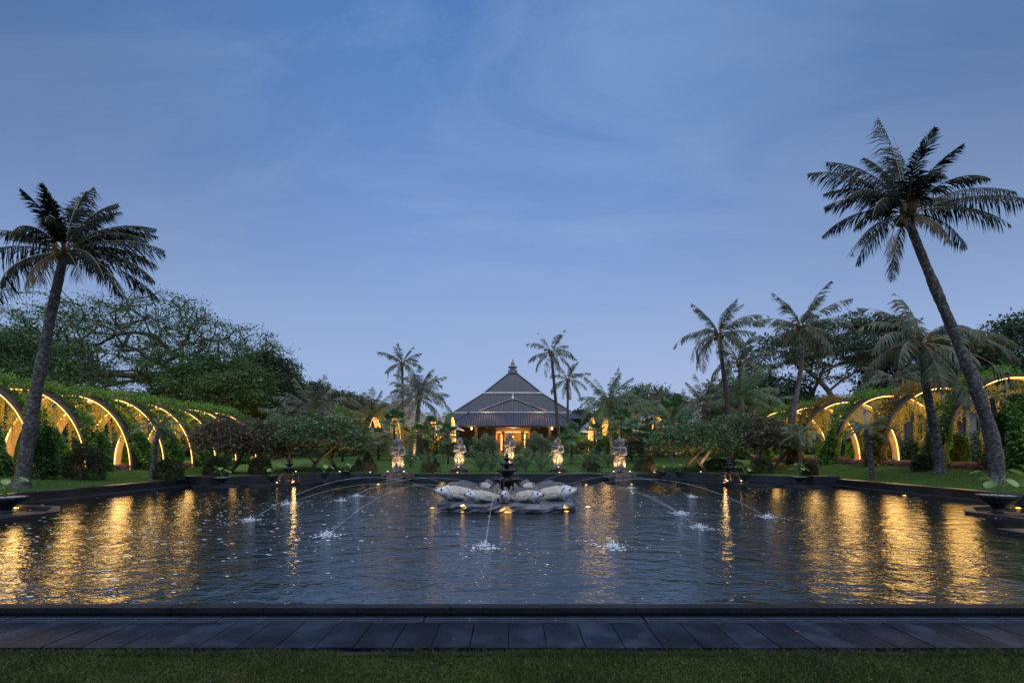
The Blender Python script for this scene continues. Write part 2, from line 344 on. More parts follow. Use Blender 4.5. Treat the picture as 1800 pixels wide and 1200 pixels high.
fx = np.concatenate([[-420, -300, -200, -140, -100, -75, -60, -50, -42], np.arange(-36, 36.01, .3), [42, 50, 60, 75, 100, 140, 200, 300, 420]])
fy = np.concatenate([[-60, -30, -15, -8, -4, -1, 1, 2, 3, 4, 4.3, 4.38], np.arange(4.7, 42, .25), [43, 45, 48, 52, 58, 66, 76, 90, 110, 140, 180, 240, 330, 520]])
gx, gy = np.meshgrid(fx, fy); gz = H(gx, gy)
g = MB(); nx, ny = len(fx), len(fy); ii, jj = np.meshgrid(np.arange(nx - 1), np.arange(ny - 1)); b0 = (jj * nx + ii).ravel()
g.add(np.stack([gx, gy, gz], 2).reshape(-1, 3), np.stack([b0, b0 + 1, b0 + nx + 1, b0 + nx], 1))
tag(g.build('ground', M['lawn'], smooth=True), 'green lawn around the dark pool rising in terraces', kind='structure')

w = MB(); w.add([[-14.6, 4.36, WZ], [14.6, 4.36, WZ], [14.6, 24.9, WZ], [-14.6, 24.9, WZ]], [[0, 1, 2, 3]])
tag(w.build('water', M['water']), kind='structure')
for sgn in (-1, 1):
    w = MB(); l = LIP * [sgn, 1]; bk = BACK * [sgn, 1]; n = len(l)
    V = np.concatenate([np.c_[l, np.full(n, .1)], np.c_[bk, np.full(n, .1)]]); i = np.arange(n - 1)
    w.add(V, np.stack([i, i + 1, n + i + 1, n + i], 1) if sgn < 0 else np.stack([i, n + i, n + i + 1, i + 1], 1))
    tag(w.build('basin_water', M['water']), kind='structure')

# paving in front
pv = MB(); pv.box((0, 4.01, -.055), (60, .78, .07), m=1)
x = -12.0; k = 0
while x < 12:
    wd = .315; dz = random.uniform(-.002, .002)
    pv.box((x + wd / 2, 3.955 + random.uniform(-.004, .004), -.0 + dz), (wd - .009, .55, .03), m=0); x += wd
tag(pv.build('pavement', [M['paver'], M['joint']]), 'row of dark stone pavers between the lawn and the pool', kind='structure')
gx_ = [-6.7, -4.75, -2.77, -.83, 1.25, 3.1, 5.0, 7.0]
gl = ['drain grate at the far left of the paver strip', 'drain grate second from the left end of the paver strip', 'drain grate left of the middle of the paver strip', 'drain grate in the middle below the fish fountain', 'drain grate right of the middle of the paver strip', 'drain grate second from the right end of the paver strip', 'drain grate at the far right of the paver strip']
for a, b_, lb in zip(gx_[:-1], gx_[1:], gl):
    if b_ < -5.3 or a > 5.3: continue
    t = thing('drain_grate', 'dark slotted ' + lb, 'drain grate', ((a + b_) / 2, 4.315, 0), group='drain grates along the pool edge')
    f = MB(); wd = b_ - a - .05
    for yy in (-.066, -.022, .022, .066): f.box((0, yy, .004), (wd, .017, .014))
    f.build('slats', M['grate'], t)
    f = MB(); n = 5
    for q in range(n + 1): f.box((-wd/2 + q * wd / n, 0, .0055), (.014, .148, .013))
    f.build('grating', M['grate'], t)
    f = MB(); f.box((0, 0, -.012), (wd, .146, .010)); f.build('channel', M['joint'], t)
# small granite spacers between the grates are part of the coping
t = thing('pool_coping', 'black granite coping along the near edge of the pool', 'pool edge', (0, 4.36, 0))
f = MB()
x = -15.0
while x < 15: f.box((x + .45, 4.45 - 4.36, -.12), (.893, .115, .42)); x += .9
f.build('coping_stone', M['coping'], t)
f = MB()
for a in gx_: f.box((a, 4.315 - 4.36, .0), (.045, .148, .014))
f.build('spacer', M['paver'], t)

# pool walls
def wallseg(name, label, inner, outer, ledge=None):
    t = thing(name, label, 'pool wall')
    a = np.array(inner, float); b_ = np.array(outer, float)
    f = MB(); f.strip(a, b_, -.4, WALLZ - .05); f.build('wall_face', M['granite'], t)
    f = MB(); mid = (a + b_) / 2; d = nrm(np.c_[a - b_, np.zeros(len(a))])[:, :2]
    f.strip(a + d * .03, b_ - d * .03, WALLZ - .05, WALLZ + .02); f.build('capstone', M['granite'], t)
    if ledge:
        f = MB(); f.strip(a + d * ledge, a, -.4, .12); f.build('ledge', M['granite'], t)
    return t
wallseg('pool_wall', 'low black granite wall on the left side of the pool', [(-14.4, 4.3), (-14.4, 20.2)], [(-14.75, 4.3), (-14.75, 20.2)], .35)
wallseg('pool_wall', 'low black granite wall on the right side of the pool', [(14.4, 4.3), (14.4, 20.2)], [(14.75, 4.3), (14.75, 20.2)], .35)
wallseg('pool_wall', 'straight far wall of the pool below the statues', [(-8.1, 24.8), (8.1, 24.8)], [(-8.1, 25.15), (8.1, 25.15)])
for sgn, nm in ((-1, 'left'), (1, 'right')):
    bk = BACK * [sgn, 1]; c = np.array([7.0 * sgn, 16.0]); out = bk + nrm(np.c_[bk - c, np.zeros(len(bk))])[:, :2] * .38
    t = thing('basin_wall', f'curved black wall behind the {nm} corner basin', 'pool wall')
    f = MB(); f.strip(bk, out, -.4, .42); f.build('wall_face', M['granite'], t)
    f = MB(); f.box((13.95 * sgn, 20.42, .2), (1.15, .5, .6)); f.build('end_block', M['granite'], t)
    lp = LIP * [sgn, 1]; lo = lp + nrm(np.c_[lp - c, np.zeros(len(lp))])[:, :2] * -.22
    t = thing('basin_rim', f'low black rim curving round the {nm} corner basin', 'pool rim')
    f = MB(); f.strip(lo, lp, -.4, .13); f.build('rim', M['granite'], t)
    f = MB()
    for q in (2, 4, 6): p = (lo[q] + lp[q]) / 2; f.box((p[0], p[1], .14), (.34, .34, .05), rz=math.atan2(*(lp[q+1]-lp[q])[::-1]))
    f.build('spout_slab', M['paver'], t)
    # near side shelf that carries the big urn
    t = thing('stone_shelf', f'black stone shelf in the water under the big urn on the {nm}', 'stone shelf')
    f = MB(); f.strip([(11.25 * sgn, 7.6), (11.25 * sgn, 11.3), (12.2 * sgn, 12.3), (14.2*sgn, 12.8)], [(11.45 * sgn, 7.6), (11.45 * sgn, 11.2), (12.26 * sgn, 12.12), (14.2*sgn, 12.62)], -.4, .12)
    f.box((11.95 * sgn, 10.95, -.14), (.75, .75, .5)); f.build('shelf', M['granite'], t)
tg = thing('stone_step', 'black stone step in the water at the right edge', 'stone step'); f = MB(); f.box((9.7, 8.35, -.1), (.9, .7, .46)); f.build('step_block', M['granite'], tg)
# ------------------------------------------------------------------ plants
def frond(mb, base, az, el, Ln, droop, nl=40, ll=.8, lw=.045, hang=.5, rr=.02, side=1.0, rng=rs, wind=0, start=.16, k=14, mleaf=0, mrach=1):
    s = np.linspace(0, 1, k); e = R(el) - R(droop) * s ** 1.25
    h = np.array([math.cos(R(az)), math.sin(R(az)), 0])
    d = np.cos(e)[:, None] * h + np.sin(e)[:, None] * np.array([0, 0, 1.0])
    d[:, 0] += wind * s
    d = nrm(d); P = np.concatenate([[base], base + np.cumsum((d[:-1] + d[1:]) / 2 * Ln / (k - 1), axis=0)])
    mb.tube(P, np.linspace(rr, rr * .25, k), 4, m=mrach, cap=False)
    si = np.array([-h[1], h[0], 0.0])
    u = np.linspace(start, 1, nl) + rng.uniform(-.004, .004, nl); u = np.clip(u, 0, 1)
    p = np.stack([np.interp(u, s, P[:, i]) for i in range(3)], 1); t = nrm(np.stack([np.interp(u, s, d[:, i]) for i in range(3)], 1))
    keep = (np.interp(u, np.linspace(0, 1, 12), rng.uniform(0, 1, 12)) > .17) & (rng.uniform(0, 1, nl) > .06); u, p, t = u[keep], p[keep], t[keep]; nl = len(u); cl = np.interp(u, np.linspace(0, 1, 9), rng.normal(0, .16, 9))[:, None]
    up = np.cross(si, t); prof = np.sin(np.clip((u - start) / (1 - start) * .86 + .16, 0, 1) * math.pi) ** .6
    V = []; Q = []; T = []
    for sg in (-1, 1):
        al = R(35) + R(30) * u[:, None] + rng.normal(0, .07, (nl, 1)) + cl
        di = nrm(sg * si * np.cos(al) + t * np.sin(al) + up * .28 * side + rng.normal(0, .05, (nl, 3)))
        ln = (ll * prof * rng.uniform(.68, 1.1, nl))[:, None]
        g_ = np.array([0, 0, -1.0]); hg = hang * rng.uniform(.55, 1.4, (nl, 1)) * (1 + 1.5 * cl)
        wv = np.array([wind, 0, 0]) * .35
        m1 = p + di * ln * .5 + (g_ * hg * .16 + wv * .3) * ln; m2 = m1 + nrm(di + g_ * hg * 1.1 + wv) * ln * .5
        a = t * lw * .35; b_ = t * lw * .5
        Vv = np.stack([p - a, p + a, m1 + b_, m1 - b_, m2], 1).reshape(-1, 3); o = np.arange(nl)[:, None] * 5
        V.append(Vv); Q.append(o + [0, 1, 2, 3]); T.append(o + [3, 2, 4])
        mb.add(Vv, o + [0, 1, 2, 3], o + [3, 2, 4], m=mleaf)

def ringed(P, r, seed=0, amp=.06):
    """resample a trunk with leaf-scar rings"""
    P = np.array(P, float); n = 70; t = np.linspace(0, 1, len(P)); tt = np.linspace(0, 1, n)
    # smooth (Catmull-like) interpolation via polynomial fit
    deg = min(3, len(P) - 1); Q = np.stack([np.polyval(np.polyfit(t, P[:, i], deg), tt) for i in range(3)], 1)
    rr = np.interp(tt, t, r); q = np.random.RandomState(seed); rr = rr * (1 + .38 * np.exp(-tt / .035) + .05 * np.sin(tt * 23 + seed) + .04 * np.sin(tt * 51))
    return Q, rr * (1 + amp * np.where(np.arange(n) % 2, .5, -.5) + q.uniform(-amp, amp, n) * .6)

def palm(label, base, path, r, n, Lf, leafm='palm_dark', barkm='bark_dark', fronds=None, seed=0, nl=34, ll=None, lw=.05, hang=.7, coco=True, group='palm trees', name='coconut_palm', droop=(55, 120), split=False, elr=(-25, 80), extra=None, wind=.12):
    q = np.random.RandomState(seed); base = np.array(base, float)
    t = thing(name, label, 'palm tree', base, group=group)
    P, rr = ringed(np.array(path, float) - base, r, seed)
    f = MB(); f.tube(P, rr, 12); f.build('trunk', M[barkm], t, smooth=True)
    top = P[-1]; ll = ll or Lf * .26
    if coco:
        f = MB()
        for i in range(7): a = q.uniform(0, 6.28); f.ell(top + [math.cos(a)*.22*Lf/3, math.sin(a)*.22*Lf/3, -.12*Lf/3], np.array([.1, .1, .13]) * Lf / 3, 8, 6)
        for i in range(9): a = q.uniform(0, 6.28); f.tube([top + [0, 0, -.15], top + np.array([math.cos(a)*.22, math.sin(a)*.22, .1]) * Lf / 3, top + np.array([math.cos(a)*.3, math.sin(a)*.3, .45]) * Lf / 3], [.07, .06, .02], 5)
        f.build('coconuts', M['husk'], t, smooth=True)
    if fronds is None:
        fronds = []
        for i in range(n):
            u = (i + .5) / n; el = elr[1] + (elr[0] - elr[1]) * u ** .85 + q.uniform(-8, 8)
            fronds.append((i * 137.5 + q.uniform(-15, 15), el, Lf * q.uniform(.85, 1.1) * (.9 + .1 * min(1, u * 3)), q.uniform(*droop) * (.42 if el > 58 else .75 if el > 38 else 1), hang * (.5 if el > 55 else 1)))
    f = MB()
    for i, fr in enumerate(fronds):
        az, el, ln, dr = fr[:4]; hg = fr[4] if len(fr) > 4 else hang
        if split: f = MB()
        frond(f, top + np.array([0, 0, .05]), az, el, ln, dr, nl, ll * ln / Lf, lw, hg, .022 * Lf / 3, rng=q, wind=wind)
        if split: f.build('frond', [M['palm_dead' if leafm == 'palm_fore' and el < -20 else leafm], M['rachis']], t)
    if not split: f.build('crown', [M[leafm], M['rachis']], t)
    return t

def fanpalm(label, base, h, r, n=16, seed=0, leafm='fan_green', group='fan palms', braces=False, lean=0):
    q = np.random.RandomState(seed); t = thing('fan_palm', label, 'palm tree', base, group=group)
    f = MB(); f.tube([[0, 0, -.1], [lean*.5, 0, h * .5], [lean, 0, h]], [.1, .075, .07], 8); f.build('trunk', M['bark_dark'], t, smooth=True)
    f = MB(); top = np.array([lean, 0, h])
    for i in range(n):
        u = (i + .5) / n; az = i * 2.4 + q.uniform(-.2, .2); el = R(75 - 105 * u + q.uniform(-8, 8))
        d = np.array([math.cos(az)*math.cos(el), math.sin(az)*math.cos(el), math.sin(el)]); pl = r * q.uniform(.5, .65)
        c = top + d * pl - np.array([0, 0, .12 * pl]); f.tube([top, (top + c) / 2 + [0, 0, .03], c], [.018, .014, .01], 4, m=1)
        sd = nrm(np.cross(d, [0, 0, 1.0])); up = np.cross(sd, d); m = 22; a = np.linspace(-R(115), R(115), m)
        fd = nrm(np.cos(a)[:, None] * d + np.sin(a)[:, None] * sd + up * .12 * np.abs(np.sin(a))[:, None]); ln = r * .55 * (.75 + .25 * np.cos(a))[:, None] * q.uniform(.9, 1.1, (m, 1))
        pr = nrm(np.cross(fd, up)); wd = ln * .085
        m1 = c + fd * ln * .55; tip = c + fd * ln + np.array([0, 0, -1]) * ln * q.uniform(.12, .4, (m, 1))
        V = np.stack([np.repeat(c[None], m, 0), m1 + pr * wd, tip, m1 - pr * wd], 1).reshape(-1, 3); f.add(V, np.arange(4*m).reshape(m, 4))
    f.build('crown', [M[leafm], M['rachis']], t)
    if braces:
        f = MB()
        for a in (.4, 2.5, 4.6): f.tube([[math.cos(a)*.5, math.sin(a)*.5, -.1], [0, 0, h * .33]], .025, 5)
        f.build('support_stakes', M['bark_pale'], t)
    return t

def skeleton(trunk, att, bias=.15):
    nodes = [np.array(p, float) for p in trunk]; par = [-1] + list(range(len(trunk) - 1))
    top = nodes[-1]; order = np.argsort(np.linalg.norm(att - top, axis=1)); arr = np.zeros((len(att) * 6 + len(nodes) + 10, 3)); n = len(nodes); arr[:n] = nodes; tips = []
    ok = max(1, len(trunk) * 2 // 3)
    for i in order:
        a = att[i]; d = np.linalg.norm(arr[ok:n] - a, axis=1) + bias * np.linalg.norm(arr[ok:n] - top, axis=1) + np.maximum(0, arr[ok:n, 2] - a[2]) * .6
        j = int(np.argmin(d)) + ok; p = arr[j].copy(); ds = np.linalg.norm(a - p); k = int(min(5, max(1, ds // 1.2))); prev = j
        for s in range(1, k + 1):
            u = s / k; q = p + (a - p) * u; q = q + np.array([0, 0, .10 * ds * math.sin(u * math.pi)]) + rs.normal(0, .05 * ds / k, 3) * (u < 1)
            if n >= len(arr): break
            arr[n] = q; par.append(prev); prev = n; n += 1
        tips.append(prev)
    return arr[:n], np.array(par), tips
def limbs(mb, arr, par, tips, r0, sides=6, pw=.48, rmin=.012):
    n = len(arr); cnt = np.zeros(n)
    for t in tips: cnt[t] += 1
    for i in range(n - 1, 0, -1): cnt[par[i]] += cnt[i]
    cnt = np.maximum(cnt, 1); r = np.maximum(rmin, r0 * (cnt / cnt.max()) ** pw)
    idx = np.arange(1, n); A = arr[par[idx]]; B = arr[idx]; D = nrm(B - A); ref = np.where(np.abs(D[:, 2:3]) < .9, [[0, 0, 1.0]], [[1.0, 0, 0]])
    U = nrm(np.cross(D, ref)); Vv = np.cross(D, U); ra = np.minimum(r[par[idx]], r[idx] * 1.35); rb = r[idx]; a = np.arange(sides) * 2 * math.pi / sides
    ring = np.cos(a)[None, :, None] * U[:, None] + np.sin(a)[None, :, None] * Vv[:, None]
    P = np.concatenate([A[:, None] + ring * ra[:, None, None], B[:, None] + D[:, None] * (rb * .3)[:, None, None] + ring * rb[:, None, None]], 1); m = len(idx)
    j = np.arange(sides); j2 = (j + 1) % sides; q = np.stack([j, j2, sides + j2, sides + j], 1); Q = (np.arange(m)[:, None, None] * 2 * sides + q[None]).reshape(-1, 4)
    mb.add(P.reshape(-1, 3), Q)

def tree(label, base, th, cen, rad, natt, nleaf, lsz, spread, leafm='tree_mid', barkm='bark', r0=.35, seed=0, name='broadleaf_tree', group='trees behind the arcades', flat=.5, shell=.6, zcut=-.35, lean=(0, 0), blossoms=None, cat='tree', topthin=0, forks=None, rmin=.012, pw=.48):
    """cen, rad: crown ellipsoid relative to base"""
    q = np.random.RandomState(seed); global rs; rs0 = rs; rs = q
    t = thing(name, label, cat, base, group=group); cen = np.array(cen, float); rad = np.array(rad, float)
    d = nrm(q.normal(size=(natt * 4, 3))); d = d[d[:, 2] > zcut][:natt]; rr = shell + (1 - shell) * q.uniform(0, 1, len(d)) ** .6
    att = cen + d * rr[:, None] * rad * (1 + .12 * np.sin(d[:, :1] * 7 + seed) * np.cos(d[:, 1:2] * 6))
    tr = [[0, 0, -.2], [lean[0]*.3, lean[1]*.3, th * .35], [lean[0]*.7, lean[1]*.7, th * .7], [lean[0], lean[1], th]]
    arr, par, tips = skeleton(tr, att); f = MB(); limbs(f, arr, par, tips, r0, rmin=rmin, pw=pw); f.build('trunk', M[barkm], t, smooth=True)
    tp = arr[tips]; wgt = np.ones(len(tp))
    if topthin: wgt = 1 - topthin * np.clip((tp[:, 2] - cen[2]) / rad[2], 0, 1)
    wgt *= q.uniform(.3, 1.7, len(tp)); idx = q.choice(len(tp), nleaf, p=wgt / wgt.sum())
    P = tp[idx] + q.normal(0, 1, (nleaf, 3)) * np.array([spread, spread, spread * flat])
    D = nrm(P - tp[idx]) * .6 + q.normal(0, .5, (nleaf, 3)) + [0, 0, .1]
    sz = lsz * np.exp(q.normal(-.05, .34, nleaf)); f = MB(); f.leaves(P, D, sz, sz * .55, rng=q); f.build('crown', M[leafm], t)
    if blossoms:
        nb = blossoms[1]; i2 = q.choice(len(tp), nb); P = tp[i2] + q.normal(0, 1, (nb, 3)) * spread * .8 + [0, 0, .05]
        P = np.repeat(P, 5, 0) + q.normal(0, .02, (nb * 5, 3)); s2 = blossoms[2]; f = MB(); f.leaves(P, q.normal(size=(nb * 5, 3)), s2, s2 * .7, rng=q); f.build('blossoms', M[blossoms[0]], t)
    rs = rs0
    return t

def bush(label, base, rad, n, lsz, leafm='bush_mid', seed=0, name='shrub', group='shrubs', cone=0, blossoms=None, wob=.16, cat='shrub', rz=0, stems=6):
    q = np.random.RandomState(seed); t = thing(name, label, cat, base, group=group); rad = np.array(rad, float)
    d = nrm(q.normal(size=(n, 3))); d[:, 2] = np.where(d[:, 2] < -.35, -d[:, 2], d[:, 2]); r = 1 - .35 * q.uniform(0, 1, n) ** 2.2
    lump = 1 + wob * np.sin(d[:, 0] * 5 + seed) * np.sin(d[:, 1] * 4.3 + seed * 2) + wob * .8 * np.sin(d[:, 2] * 9 + d[:, 0] * 6 + seed) + wob*.5*np.sin(d[:, 0]*13+d[:, 1]*11)
    P = d * (r * lump)[:, None]
    if cone:
        k = np.clip((P[:, 2] + .35) / 1.35, 0, 1); P[:, :2] *= (1.15 - cone * k)[:, None]
    P = P * rad + [0, 0, rad[2] * .4]; P[:, 2] = np.maximum(P[:, 2], .01)
    D = d + q.normal(0, .55, (n, 3)); sz = lsz * q.uniform(.6, 1.3, n); f = MB(); f.leaves(P, D, sz, sz * .5, rng=q); f.build('foliage', M[leafm], t)
    f = MB()
    for i in range(stems):
        a = i * 2.4; e = np.array([math.cos(a) * rad[0] * .6, math.sin(a) * rad[1] * .6, rad[2] * 1.0]); f.tube([[0, 0, -.1], e * [.4, .4, .5], e], [.03, .022, .01], 5)
    f.build('stem', M['bark'], t)
    if blossoms:
        nb = blossoms[1]; ii_ = q.choice(n, nb); Pb = np.repeat(P[ii_] * 1.03, 4, 0); f = MB(); f.leaves(Pb, q.normal(size=(nb*4, 3)), blossoms[2], blossoms[2] * .7, rng=q); f.build('blossoms', M[blossoms[0]], t)
    return t

def tuft(label, base, h, n=14, seed=0, leafm='palm_green', group='young palms on the terraces', name='young_palm', nl=16, cat='plant'):
    q = np.random.RandomState(seed); t = thing(name, label, cat, base, group=group); f = MB()
    for i in range(n):
        u = i / n; frond(f, np.array([0, 0, .02]), i * 137.5 + q.uniform(-10, 10), 86 - 32 * u + q.uniform(-5, 5), h * q.uniform(.85, 1.2), 12 + 38 * u, nl, h * .28, .035, .25, .014, rng=q, start=.22, k=8)
    f.build('leaves', [M[leafm], M['rachis']], t)
    f = MB(); f.tube([[0, 0, -.05], [0, 0, .12], [0, 0, .3]], [.08, .07, .03], 8); f.build('stem', M['bark'], t)
    return t

# ------------------------------------------------------------------ lamps
def lamp(parent, loc, e, rad=.05, col=(1, .58, .22), spot=None, aim=None):
    d = bpy.data.lights.new('glow', 'SPOT' if spot else 'POINT'); d.energy = e; d.color = col; d.shadow_soft_size = rad
    o = bpy.data.objects.new('glow', d); C.objects.link(o); o.parent = parent; o.location = loc
    if spot:
        d.spot_size = R(spot); d.spot_blend = .6
        v = Vector(aim) - Vector(loc); o.rotation_euler = v.to_track_quat('-Z', 'Y').to_euler()
    return o
def uplight(label, loc, e, spot=None, aim=None, group='small warm uplights', s=1.0, bulb='bulb'):
    t = thing('garden_uplight', label, 'lamp', loc, group=group)
    if not spot: spot, aim, e = 158, (0, 0, 5), e * 1.5
    f = MB(); f.lathe([(0, 0), (.05*s, 0), (.055*s, .06*s), (.04*s, .065*s), (0, .065*s)], (0, 0, 0), 12); f.build('housing', M['lamp_body'], t)
    f = MB(); f.ell((0, 0, .07*s), (.036*s, .036*s, .018*s), 10, 6); f.build('lens', M[bulb], t)
    lamp(t, (0, 0, .13*s), e * (1.5 if spot == 158 else 1), .09 if spot else .14, spot=spot, aim=aim); return t

# ------------------------------------------------------------------ arcades
ORD = ['first', 'second', 'third', 'fourth', 'fifth', 'sixth', 'seventh', 'eighth', 'ninth', 'tenth']
def arch(label, vlabel, loc, hw, h, near, rz=0, seed=0, group='lit garden arches', nv=5200, dep=1.25, strands=26, slen=1.3, e=18, vine='ivy', led0=0, coly=.46):
    q = np.random.RandomState(seed); t = thing('garden_arch', label, 'arch', loc, rz, group)
    n = 44; a = np.linspace(0, math.pi, n); X = hw * np.sign(np.cos(a)) * np.abs(np.cos(a)) ** .92; Z = h * np.sin(a) ** .95; Z[0] = Z[-1] = -.1
    Pn = np.stack([X, Z], 1); tn = nrm(np.gradient(Pn, axis=0)); on = np.stack([tn[:, 1], -tn[:, 0]], 1)   # outward
    wy = .27; outer = Pn + on * .11
    def band(A, ya, B_, yb, rev=False):
        V = np.concatenate([np.c_[A[:, 0], np.full(n, ya), A[:, 1]], np.c_[B_[:, 0], np.full(n, yb), B_[:, 1]]]); i = np.arange(n - 1)
        Q = np.stack([i, i + 1, n + i + 1, n + i], 1); return V, Q
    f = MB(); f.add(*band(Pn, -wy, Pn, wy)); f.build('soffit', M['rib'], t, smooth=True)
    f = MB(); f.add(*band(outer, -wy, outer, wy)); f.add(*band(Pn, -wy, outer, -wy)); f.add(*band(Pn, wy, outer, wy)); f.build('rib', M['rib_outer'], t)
    f = MB(); ins = Pn - on * .025; kp = a >= led0 if near > 0 else a <= math.pi - led0; f.tube(np.c_[ins[:, 0], np.full(n, -wy + .03), np.maximum(ins[:, 1], 0)][kp], .026, 5); f.build('light_strip', M['led'], t)
    for sx in (-1, 1): lamp(t, (sx * (hw - .35), -.55, .8), e * 1.15, .115 * math.sqrt(e), (1, .52, .12)); lamp(t, (sx * (hw - .75), -.5, h * .62), e * 1.0, .115 * math.sqrt(e), (1, .55, .16))  # unseen point lights added so the strips' glow reaches vines and soffit
    lamp(t, (0, .35, h * .72), e * 11, 1.1, (1, .58, .18))
    # climbing plant
    v = thing('climbing_vine', vlabel, 'vine', loc, rz, 'vines on the garden arches'); f = MB()
    # shell strip behind the rib; denser on the near shoulder
    m = nv; sgn = near
    u = q.beta(1.3, 1.3, m) * math.pi
    keep = q.uniform(0, 1, m) < np.where(np.cos(u) * sgn > -.1, 1, .35); u = u[keep]; m = len(u)
    yy = q.beta(1.1, 1.6, m) * dep * np.where(np.cos(u) * sgn > .3, .26, np.where(np.cos(u) * sgn < -.1, .5, 1.0)) - .22 + .36 * (q.uniform(0, 1, m) < .5) + .12 * np.sin(u * 9 + seed)
    px_ = np.interp(u, a, outer[:, 0]); pz_ = np.interp(u, a, outer[:, 1]); nx_ = np.interp(u, a, on[:, 0]); nz_ = np.interp(u, a, on[:, 1])
    off = np.abs(q.normal(0, .15, m)) + .05 + .12 * np.sin(u * 13 + yy * 5 + seed)
    P = np.stack([px_ + nx_ * off, yy, pz_ + nz_ * off], 1); D = np.stack([nx_, q.normal(0, .4, m), nz_ + .1], 1) + q.normal(0, .5, (m, 3))
    s = q.uniform(.07, .15, m); f.leaves(P, D, s, s * .6, rng=q)
    # columns on the legs
    for sx, cn, cr, hh in ((near, 3000, .29 if coly > .2 else .34, h * .50), (-near, 1800, .30, h * .36)):
        th = q.uniform(0, 6.28, cn); zz = q.uniform(0, 1, cn) ** 1.1 * hh; rr = cr * (1 - .25 * q.uniform(0, 1, cn) ** 2) * (1 + .18 * np.sin(zz * 4.1 + th * 2 + seed) + .12 * np.sin(zz * 9 + th * 3)) * (1.1 - .35 * zz / hh)
        cx = np.interp(zz, Z[:n // 2], X[:n // 2]) * sx
        P = np.stack([cx + rr * np.cos(th) + sx * .08, (coly if sx == near else .62) + rr * np.sin(th), zz], 1); D = np.stack([np.cos(th), np.sin(th), np.full(cn, -.15)], 1) + q.normal(0, .45, (cn, 3))
        s = q.uniform(.08, .17, cn); f.leaves(P, D, s, s * .6, rng=q, droop=.3)
    f.build('foliage', M[vine], v)
    f = MB()
    for i in range(strands):
        u0 = q.uniform(.22, .78) * math.pi; y0 = q.uniform(.25, dep + .6); x0 = np.interp(u0, a, Pn[:, 0]); z0 = np.interp(u0, a, Pn[:, 1]); ln = q.uniform(.35, 1) * slen
        z1 = max(.9, z0 - ln); k = int((z0 - z1) / .03) + 3; zz = np.linspace(z0, z1, k)
        P = np.stack([x0 + q.normal(0, .018, k), y0 + q.normal(0, .018, k), zz], 1); f.leaves(P, q.normal(0, 1, (k, 3)) * [1, 1, .5] - [0, 0, .7], q.uniform(.07, .12, k), .055, rng=q)
        f.tube([[x0, y0, z0], [x0, y0, z1]], .006, 3, cap=False)
    f.build('hanging_strands', M['strand'], v)
    return t

for k in range(9):
    Y = 15.7 + 2.15 * k; gz_ = h1(-21.5, Y)
    arch(f'light-strip arch on the left lawn, {ORD[k]} from the near end of the left arcade', f'green vine over the {ORD[k]} arch from the near end of the left arcade',
         (-21.55 + .05 * math.sin(k * 2.7), Y + .07 * math.sin(k * 5.1), gz_), 3.15 + .04 * math.sin(k * 3.3), 4.35 - gz_ + .05 * math.sin(k * 1.9), 1, seed=11 + k, group='arches of the left arcade', e=20, strands=64 if k < 6 else 30, slen=1.6)
for k in range(7):
    Y = 16.0 + 3.2 * k; gz_ = h1(21.1, Y)
    arch(f'light-strip arch on the right lawn, {ORD[k]} from the near end of the right arcade', f'green and rust vine over the {ORD[k]} arch from the near end of the right arcade',
         (21.15, Y, gz_), 3.15, 4.7 - gz_, -1, seed=41 + k, group='arches of the right arcade', e=20, strands=84 if k < 5 else 40, dep=1.6, led0=R(62), coly=.08, vine='ivy_red' if k in (2, 4) else 'ivy', nv=6000, slen=1.9)
for k, (px, lb) in enumerate([(655, 'left of the tall lit coconut palm'), (690, 'behind the leftmost statue'), (757, 'left of the pavilion porch'), (791, 'touching the left end of the pavilion porch'), (1046, 'right of the pavilion porch, the nearer of two'), (1069, 'right of the pavilion porch, the outer of two'), (1161, 'behind the right group of red-flowered trees')]):
    X = (px - 900) / FPX * 42; gz_ = h1(X, 42)
    arch('narrow lit arch ' + lb, 'vine on the narrow lit arch ' + lb, (X, 42, gz_), 2.3, 4.75 - gz_, 1, rz=(math.pi / 2 if X < 0 else -math.pi / 2), seed=71 + k, group='distant arches across the lawn', e=32, nv=1200, strands=6, dep=.8)

